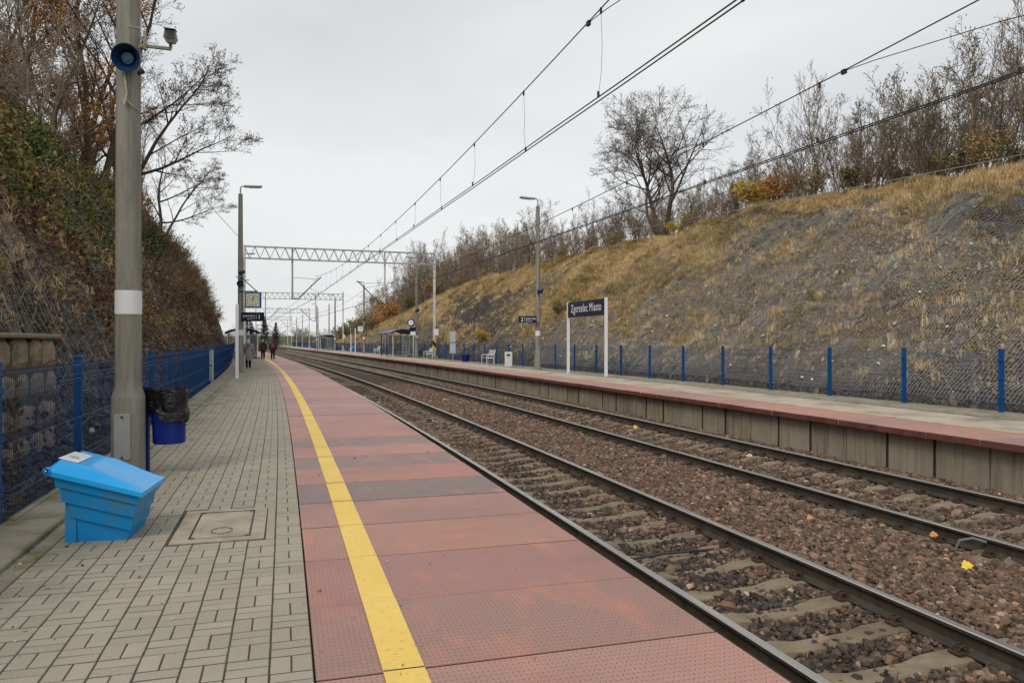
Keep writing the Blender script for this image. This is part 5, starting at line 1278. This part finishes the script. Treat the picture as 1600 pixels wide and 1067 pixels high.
# purple brown thicket and orange tree at the top left
for k in range(13): 
    y = 25 + k * 1.4; x = -7.9 - rt.random() * 4
    place_tree(['hedge4', 'hedge0', 'hedge6', 'hedge4'][k % 4], W(x, y, gz(x, y, slope_l) - .2), rt.uniform(0, 6), (1.1, 1.1, 1.0), '%s thicket tree above the ivy at the upper left, %s' % (['purplish brown', 'brown', 'leafless', 'dark'][k % 4], 'nearest' if k < 4 else 'middle' if k < 9 else 'towards the forked tree'), group='thicket at the top of the near bank', name='thicket_tree')
br, tp = grow(88, [((0, 0, -.4), (.12, 0, 1), 9, .17), ((0, .2, -.4), (-.1, .1, 1), 8, .12)], (14, 7, 5), (.42, .4, .45), (55, 50, 45), up=.02, wig=.12, t0=.15); tree_proto('larch', br, tp, bark, cr_orange, twig_brown, 6, .05, .15, .9, 5, .007)
place_tree('larch', W(-8.3, 33.5, gz(-8.3, 33.5, slope_l) - .5), .4, .9, 'orange leaved tree at the top left corner', name='autumn_tree')
place_tree('larch', W(-8.0, 38, gz(-8.0, 38, slope_l) - .5), 2.4, .72, 'second orange leaved tree behind the forked bare tree', name='autumn_tree')
place_tree('larch', W(-8.8, 47, gz(-8.8, 47, slope_l) - .5), 4.4, .55, 'small orange tree low beside the foreground lamp post', name='autumn_tree')
# forked bare trees on the near bank
br, tp = grow(1203, [((0, 0, -.5), (-.10, .0, 1), 9.5, .17), ((.15, .1, -.5), (.16, .0, 1), 10, .16)], (8, 8, 6, 3), (.45, .45, .45, .5), (36, 42, 42, 45), up=.08, wig=.11, t0=.22, r2=.42)
tree_proto('fork', br, tp, bark, cr_brown, bark, 1, .045, .1, .5, 6, .007)
place_tree('fork', W(-7.2, 35.5, gz(-7.2, 35.5, slope_l) - .4), 0, 1.08, 'dark forked bare tree rising left of the foreground lamp post')
br, tp = grow(1310, [((0, 0, -.5), (-.05, .0, 1), 10, .20), ((.2, .0, -.5), (.5, -.25, 1), 9.5, .15), ((.0, .1, 2.0), (.95, -.3, .35), 6.5, .10), ((.0, .1, 4.0), (.95, -.2, .3), 6.0, .09)], (8, 8, 6, 3), (.42, .45, .45, .5), (38, 42, 42, 45), up=.05, wig=.12, t0=.25, r2=.42)
tree_proto('reach', br, tp, bark, cr_brown, bark, 1, .045, .1, .5, 7, .007)
place_tree('reach', W(-7.2, 40, gz(-7.2, 40, slope_l) - .4), 0, .92, 'bare tree behind the foreground lamp post with long branches reaching over the platform')
place_tree('reach', W(-6.3, 50.5, gz(-6.3, 50.5, slope_l) - .3), R(20), .62, 'smaller bare tree farther along the near bank with twiggy crown')
place_tree('whip0', W(-6.6, 44, gz(-6.6, 44, slope_l) - .3), R(20), .8, 'slender bare tree between the two spreading trees on the near bank')
place_tree('spread2', W(-8.6, 39, gz(-8.6, 39, slope_l) - .4), R(70), 1.0, 'many branched bare tree between the forked tree and the orange trees')
place_tree('fork', W(-10.2, 33, gz(-10.2, 33, slope_l) - .4), R(120), .95, 'bare tree trunk at the upper left among orange foliage')
# ---- conifers and far woodland
def conifer(seed):
    rs = random.Random(seed); mb = MB(); mb.tube([(0, 0, 0), (0, 0, 12)], [.25, .03], 6); tr = mb.mesh('trunk', bark); V = []; F = []
    for k in range(1500):
        t = rs.random() ** .8; z = 1.2 + 11 * t; rad = (1 - t) ** .8 * 2.7 * rs.uniform(.35, 1.05) * (1 + .2 * math.sin(z * 5)); a = rs.uniform(0, 6.28); p = Vector((rad * math.cos(a), rad * math.sin(a), z - rad * .25)); d = Vector((math.cos(a), math.sin(a), rs.uniform(-.5, .1))) * .42; u = Vector((-math.sin(a), math.cos(a), rs.uniform(-.4, .4))) * .22; b = len(V)
        V += [p - d, p - u, p + d, p + u]; F.append((b, b + 1, b + 2, b + 3))
    return tr, npmesh('crown', np.array([tuple(v) for v in V]), np.array(F), cr_conifer)
CT = [conifer(1), conifer(2)]
for k, (x, y, s, lb) in enumerate([(2.0, 262, .95, 'left tall dark conifer beyond the end of the tracks'), (6.5, 250, .85, 'right tall dark conifer beyond the end of the tracks'), (10.5, 262, .72, 'smaller dark conifer right of the two tall ones'), (3.6, 300, .8, 'dark conifer half hidden between the tall ones')]):
    t = empty('conifer', W(x, y, -1), k, lb, 'tree'); t.scale = (s, s, s); link('trunk', CT[k % 2][0], t); link('crown', CT[k % 2][1], t)
for k in range(46):
    x = -34 + k * 1.9 + rt.uniform(-1, 1); y = 300 + rt.uniform(-25, 60); s = rt.uniform(1.0, 1.7)
    if -6 < x < 1 : s *= .9
    kk = ['hedge5', 'hedge2', 'hedge0', 'hedge7'][k % 4]; place_tree(kk, W(x, y, -1), rt.uniform(0, 6), (s * 1.5, s * 1.5, s), 'hazy distant tree at the far end of the railway', group='distant trees at the end of the line', name='distant_tree')
# distant field bank
mb = MB(); mb.poly([(-150, 420, -1.2), (150, 420, -1.2), (170, 520, 5), (-170, 520, 5)], [(0, 1, 2, 3)]); tag(mb.obj('hillside', mat('far_field', (.13, .15, .09), .95, vs=.05)), 'pale green far hillside', kind='structure')

# ---------------------------------------------------------------- stone wall behind near fence
sw = empty('stone_wall', label='short wall of rough sandstone blocks behind the near fence', cat='stone wall')
stm = Mat('sandstone', .92); w = stm.pos(); kq = stm.ramp(stm.noise(w, 4, 6, .65), (.3, (.23, .185, .12)), (.6, (.36, .29, .185)), (.8, (.44, .37, .25))); kq = stm.mix(stm.ma('MULTIPLY', stm.rnd(), .5), kq, (.17, .155, .125)); kq = stm.mix(stm.ramp(stm.noise(w, 9, 5), (.5, 0.), (.66, .5)), kq, (.09, .085, .05)); stm.col(kq); stm.bump(stm.noise(w, 26, 6, .7), .8, .015); stm = stm.m
mb = MB(); mb.box((-3.14, 8.05, .70), (.34, 6.6, 1.55)); mb.obj('mortar_core', mat('mortar', (.10, .085, .06), .95, bump=.8), sw)
rw = random.Random(12)
for (z0, z1) in ((1.16, 1.545), (.78, 1.15), (.42, .77), (.05, .41)):
    y = 11.42
    while y > 4.6:
        l_ = rw.uniform(.42, .85)
        if y == 11.42 and z0 > 1: l_ = .62
        mb = MB(); n = 5; V = []; F = []; h = z1 - z0; cx = -2.99
        hh = (h - .03) / 2; ll = (l_ - .03) / 2; yc = y - l_ / 2; zc = (z0 + z1) / 2
        G = 5; idx = {}
        for a in range(G):
            for b in range(G):
                u, v = a / (G - 1) * 2 - 1, b / (G - 1) * 2 - 1; bul = (1 - abs(u) ** 4) * (1 - abs(v) ** 4); cr = .10 * h if abs(u) == 1 and abs(v) == 1 else 0
                idx[a, b] = len(V); V.append((cx + .01 + .05 * bul + rw.uniform(-.012, .012), yc + u * (ll - cr) + rw.uniform(-.01, .01), zc + v * (hh - cr) + rw.uniform(-.008, .008)))
        for a in range(G - 1):
            for b in range(G - 1): F.append((idx[a, b], idx[a + 1, b], idx[a + 1, b + 1], idx[a, b + 1]))
        rim = [idx[a, 0] for a in range(G)] + [idx[G - 1, b] for b in range(1, G)] + [idx[a, G - 1] for a in range(G - 2, -1, -1)] + [idx[0, b] for b in range(G - 2, 0, -1)]
        b0 = len(V); V += [(cx - .30, V[i][1], V[i][2]) for i in rim]; m_ = len(rim)
        F += [(rim[k], b0 + k, b0 + (k + 1) % m_, rim[(k + 1) % m_]) for k in range(m_)]
        mb.poly(V, F); mb.obj('stone', stm, sw); y -= l_
mb = MB(); mb.box((-3.12, 8.0, 1.565), (.46, 6.75, .06), bev=.015); mb.obj('coping', stm, sw)

# ---------------------------------------------------------------- people (seen from behind, walking away)
skin = mat('skin', (.50, .30, .22), .6, bump=0)
def person(loc, rz, H, coat, trousers, hair, label, step=.12, coat_len=.5, w=1., bag_=None, hairshape='bob', phase=1):
    t = empty('person', loc, rz, label, 'person'); t.scale = (H / 1.7,) * 3
    V = []; E = []; Rd = []
    def add(p, r, par=None):
        V.append(p); Rd.append(r)
        if par is not None: E.append((par, len(V) - 1))
        return len(V) - 1
    pel = add((0, 0, .95), (.15 * w, .12)); ab = add((0, 0, 1.10), (.135 * w, .11), pel); ch = add((0, -.01, 1.30), (.15 * w, .12), ab); sh = add((0, 0, 1.42), (.10, .09), ch); nk = add((0, .01, 1.50), (.05, .052), sh); hd = add((0, .02, 1.60), (.078, .095), nk); top = add((0, .015, 1.68), (.065, .075), hd)
    for s in (-1, 1):
        f = step * s * phase
        h = add((s * .09, 0, .90), (.095, .10), pel); kn = add((s * .095, f * .5 + .02, .50), (.062, .065), h); an = add((s * .09, f, .10), (.042, .045), kn); ft = add((s * .095, f + .13, .05), (.04, .035), an)
        sd = add((s * .19, 0, 1.39), (.058, .06), sh); el = add((s * .26, -.03 - f * .3, 1.13), (.043, .043), sd); wr = add((s * .25, .06 - f * .6, .90), (.030, .026), el); hb = add((s * .25, .08 - f * .6, .83), (.032, .018), wr)
        for k in range(4): a = add((s * .25, .06 + k * .018 - f * .6, .775), (.009, .009), hb); add((s * .245, .065 + k * .018 - f * .6, .74 + abs(k - 1.5) * .006), (.008, .008), a)
        a = add((s * .245, .115 - f * .6, .81), (.010, .010), hb); add((s * .24, .13 - f * .6, .785), (.009, .009), a)
    me = bpy.data.meshes.new('body'); me.from_pydata(V, E, []); o = link('body', me, t); me.materials.append(skin)
    md = o.modifiers.new('skin', 'SKIN'); md.use_smooth_shade = True
    for i, q in enumerate(Rd): me.skin_vertices[0].data[i].radius = q; me.skin_vertices[0].data[i].use_root = (i == 0)
    o.modifiers.new('subd', 'SUBSURF').render_levels = 1
    # face: nose, eyes, ears (front is +y, away from the camera)
    mb = MB(); mb.box((0, .125, 1.60), (.02, .03, .035), taper=.6); mb.box((-.085, .02, 1.60), (.02, .03, .05), bev=.005); mb.box((.085, .02, 1.60), (.02, .03, .05), bev=.005); mb.obj('face_features', skin, t)
    mb = MB(); mb.box((-.03, .112, 1.62), (.02, .008, .01)); mb.box((.03, .112, 1.62), (.02, .008, .01)); mb.box((0, .112, 1.555), (.04, .008, .008)); mb.obj('eyes_and_mouth', steel_dark, t)
    # hair
    mb = MB(); pr = [(.0, 1.735), (.055, 1.725), (.09, 1.69), (.102, 1.63), (.10, 1.57), (.085 if hairshape == 'short' else .105, 1.52)]; n = 18; P_ = []
    for r, z in pr:
        for j in range(n):
            a = 2 * math.pi * j / n; cut = 1 if math.sin(a) < .35 or z > 1.66 else .72; P_.append((r * math.cos(a) * cut, .01 + r * 1.12 * math.sin(a) * cut, z))
    mb.poly(P_, [(i * n + j, i * n + (j + 1) % n, (i + 1) * n + (j + 1) % n, (i + 1) * n + j) for i in range(len(pr) - 1) for j in range(n)]); mb.obj('hair', hair, t, True)
    # coat body
    bot = 1.02 - coat_len; pr = [(.06, .06, 1.50), (.10, .085, 1.47), (.20 * w, .12, 1.42), (.215 * w, .145, 1.30), (.205 * w, .15, 1.12), (.22 * w, .165, .98)] + ([(.235 * w, .18, .80), (.225 * w, .17, bot)] if coat_len > .25 else [(.20 * w, .16, bot)]); P_ = []
    rr = random.Random(int(H * 100)); n = 24
    for a_, b_, z in pr:
        for j in range(n):
            a = 2 * math.pi * j / n; q = 1 + rr.uniform(-.02, .02); P_.append((a_ * math.cos(a) * q, b_ * math.sin(a) * q, z))
    mb = MB(); mb.poly(P_, [(i * n + j, (i + 1) * n + j, (i + 1) * n + (j + 1) % n, i * n + (j + 1) % n) for i in range(len(pr) - 1) for j in range(n)]); mb.obj('coat', coat, t, True)
    for s in (-1, 1):
        f = step * s * phase
        mb = MB(); mb.tube([(s * .15, 0, 1.42), (s * .20, 0, 1.39), (s * .265, -.03 - f * .3, 1.13), (s * .255, .05 - f * .6, .90)], [.085, .085, .068, .052], 12); mb.obj('sleeve', coat, t, True)
        mb = MB(); mb.tube([(s * .09, 0, .96), (s * .095, f * .5 + .02, .50), (s * .09, f, .10)], [.115, .082, .062], 12); mb.obj('trouser_leg', trousers, t, True)
        mb = MB(); mb.tube([(s * .09, f - .05, .05), (s * .092, f + .04, .05), (s * .095, f + .17, .04)], [.045, .05, .03], 10); mb.obj('shoe', steel_dark, t, True)
    if bag_ == 'strap':
        mb = MB(); mb.tube([(.14, -.09, 1.44), (.0, -.155, 1.28), (-.17, -.165, 1.12), (-.25, -.06, 1.0)], .016, 6); mb.obj('strap', black_print, t)
        mb = MB(); mb.box((-.29, .0, .98), (.09, .26, .20), bev=.02); mb.obj('handbag', black_print, t)
        mb = MB(); mb.lathe([(.0, 1.34), (.10, 1.36), (.13, 1.42), (.11, 1.49), (.06, 1.5)], 14, (0, -.08, 0), cap=False); mb.obj('hood', coat, t, True)
    if bag_ == 'pack':
        mb = MB(); mb.box((0, -.20, 1.20), (.30, .15, .40), bev=.04); mb.obj('backpack', mat('pack_red', (.16, .055, .05), .8, var=.2), t, True)
    if bag_ == 'hood':
        mb = MB(); mb.lathe([(.0, 1.36), (.10, 1.38), (.13, 1.43), (.11, 1.50), (.06, 1.5)], 14, (0, -.08, 0), cap=False); mb.obj('hood', coat, t, True)
    return t
dark_tr = mat('dark_trousers', (.012, .012, .016), .85, bump=.2)
person(W(-1.12, 44.6, 0), R(4), 1.60, mat('lilac_coat', (.30, .26, .28), .8, var=.15, vs=14, bump=.3), dark_tr, mat('hair_white', (.60, .55, .52), .8, bump=.3), 'woman in a pale lilac coat with pale hair walking away beside the sign post', .20, .55, 1.05, 'strap')
person(W(.18, 65.6, 0), R(3), 1.62, mat('maroon_coat', (.035, .018, .022), .8, var=.3, vs=14, bump=.4), dark_tr, mat('hair_grey', (.30, .26, .22), .8, bump=.3), 'person in a dark maroon puffer jacket walking away, left of the distant pair', .10, .28, 1.22, 'hood', 'short')
person(W(.95, 65.6, 0), R(3), 1.62, mat('brown_coat', (.04, .022, .024), .8, var=.3, vs=14, bump=.4), dark_tr, mat('hair_brown', (.09, .06, .05), .8, bump=.3), 'person with a reddish backpack walking away, right of the distant pair', .14, .26, 1.15, 'pack', 'short', -1)

# ---------------------------------------------------------------- pieces that sit on a part become its sub-parts
for root in [o for o in SC.objects if o.parent is None and o.type == 'EMPTY']:
    ch = {}
    for c in root.children: ch.setdefault(c.name.split('.')[0], c)
    for host, subs in (('board', ('lettering', 'numeral', 'small_lettering', 'divider')), ('dial', ('hour_marks', 'hour_hand', 'minute_hand')), ('lid', ('sticker', 'printing')), ('housing', ('sunshield',)), ('case', ('poster', 'divider')), ('access_plate', ('plate_bolt',))):
        h_ = ch.get(host)
        if h_ is None: continue
        for c in list(root.children):
            if c.name.split('.')[0] in subs and c is not h_:
                m_ = Matrix.LocRotScale(h_.location, h_.rotation_euler, h_.scale).inverted() @ Matrix.LocRotScale(c.location, c.rotation_euler, c.scale)
                c.parent = h_; c.location, q_, c.scale = m_.decompose(); c.rotation_euler = q_.to_euler()
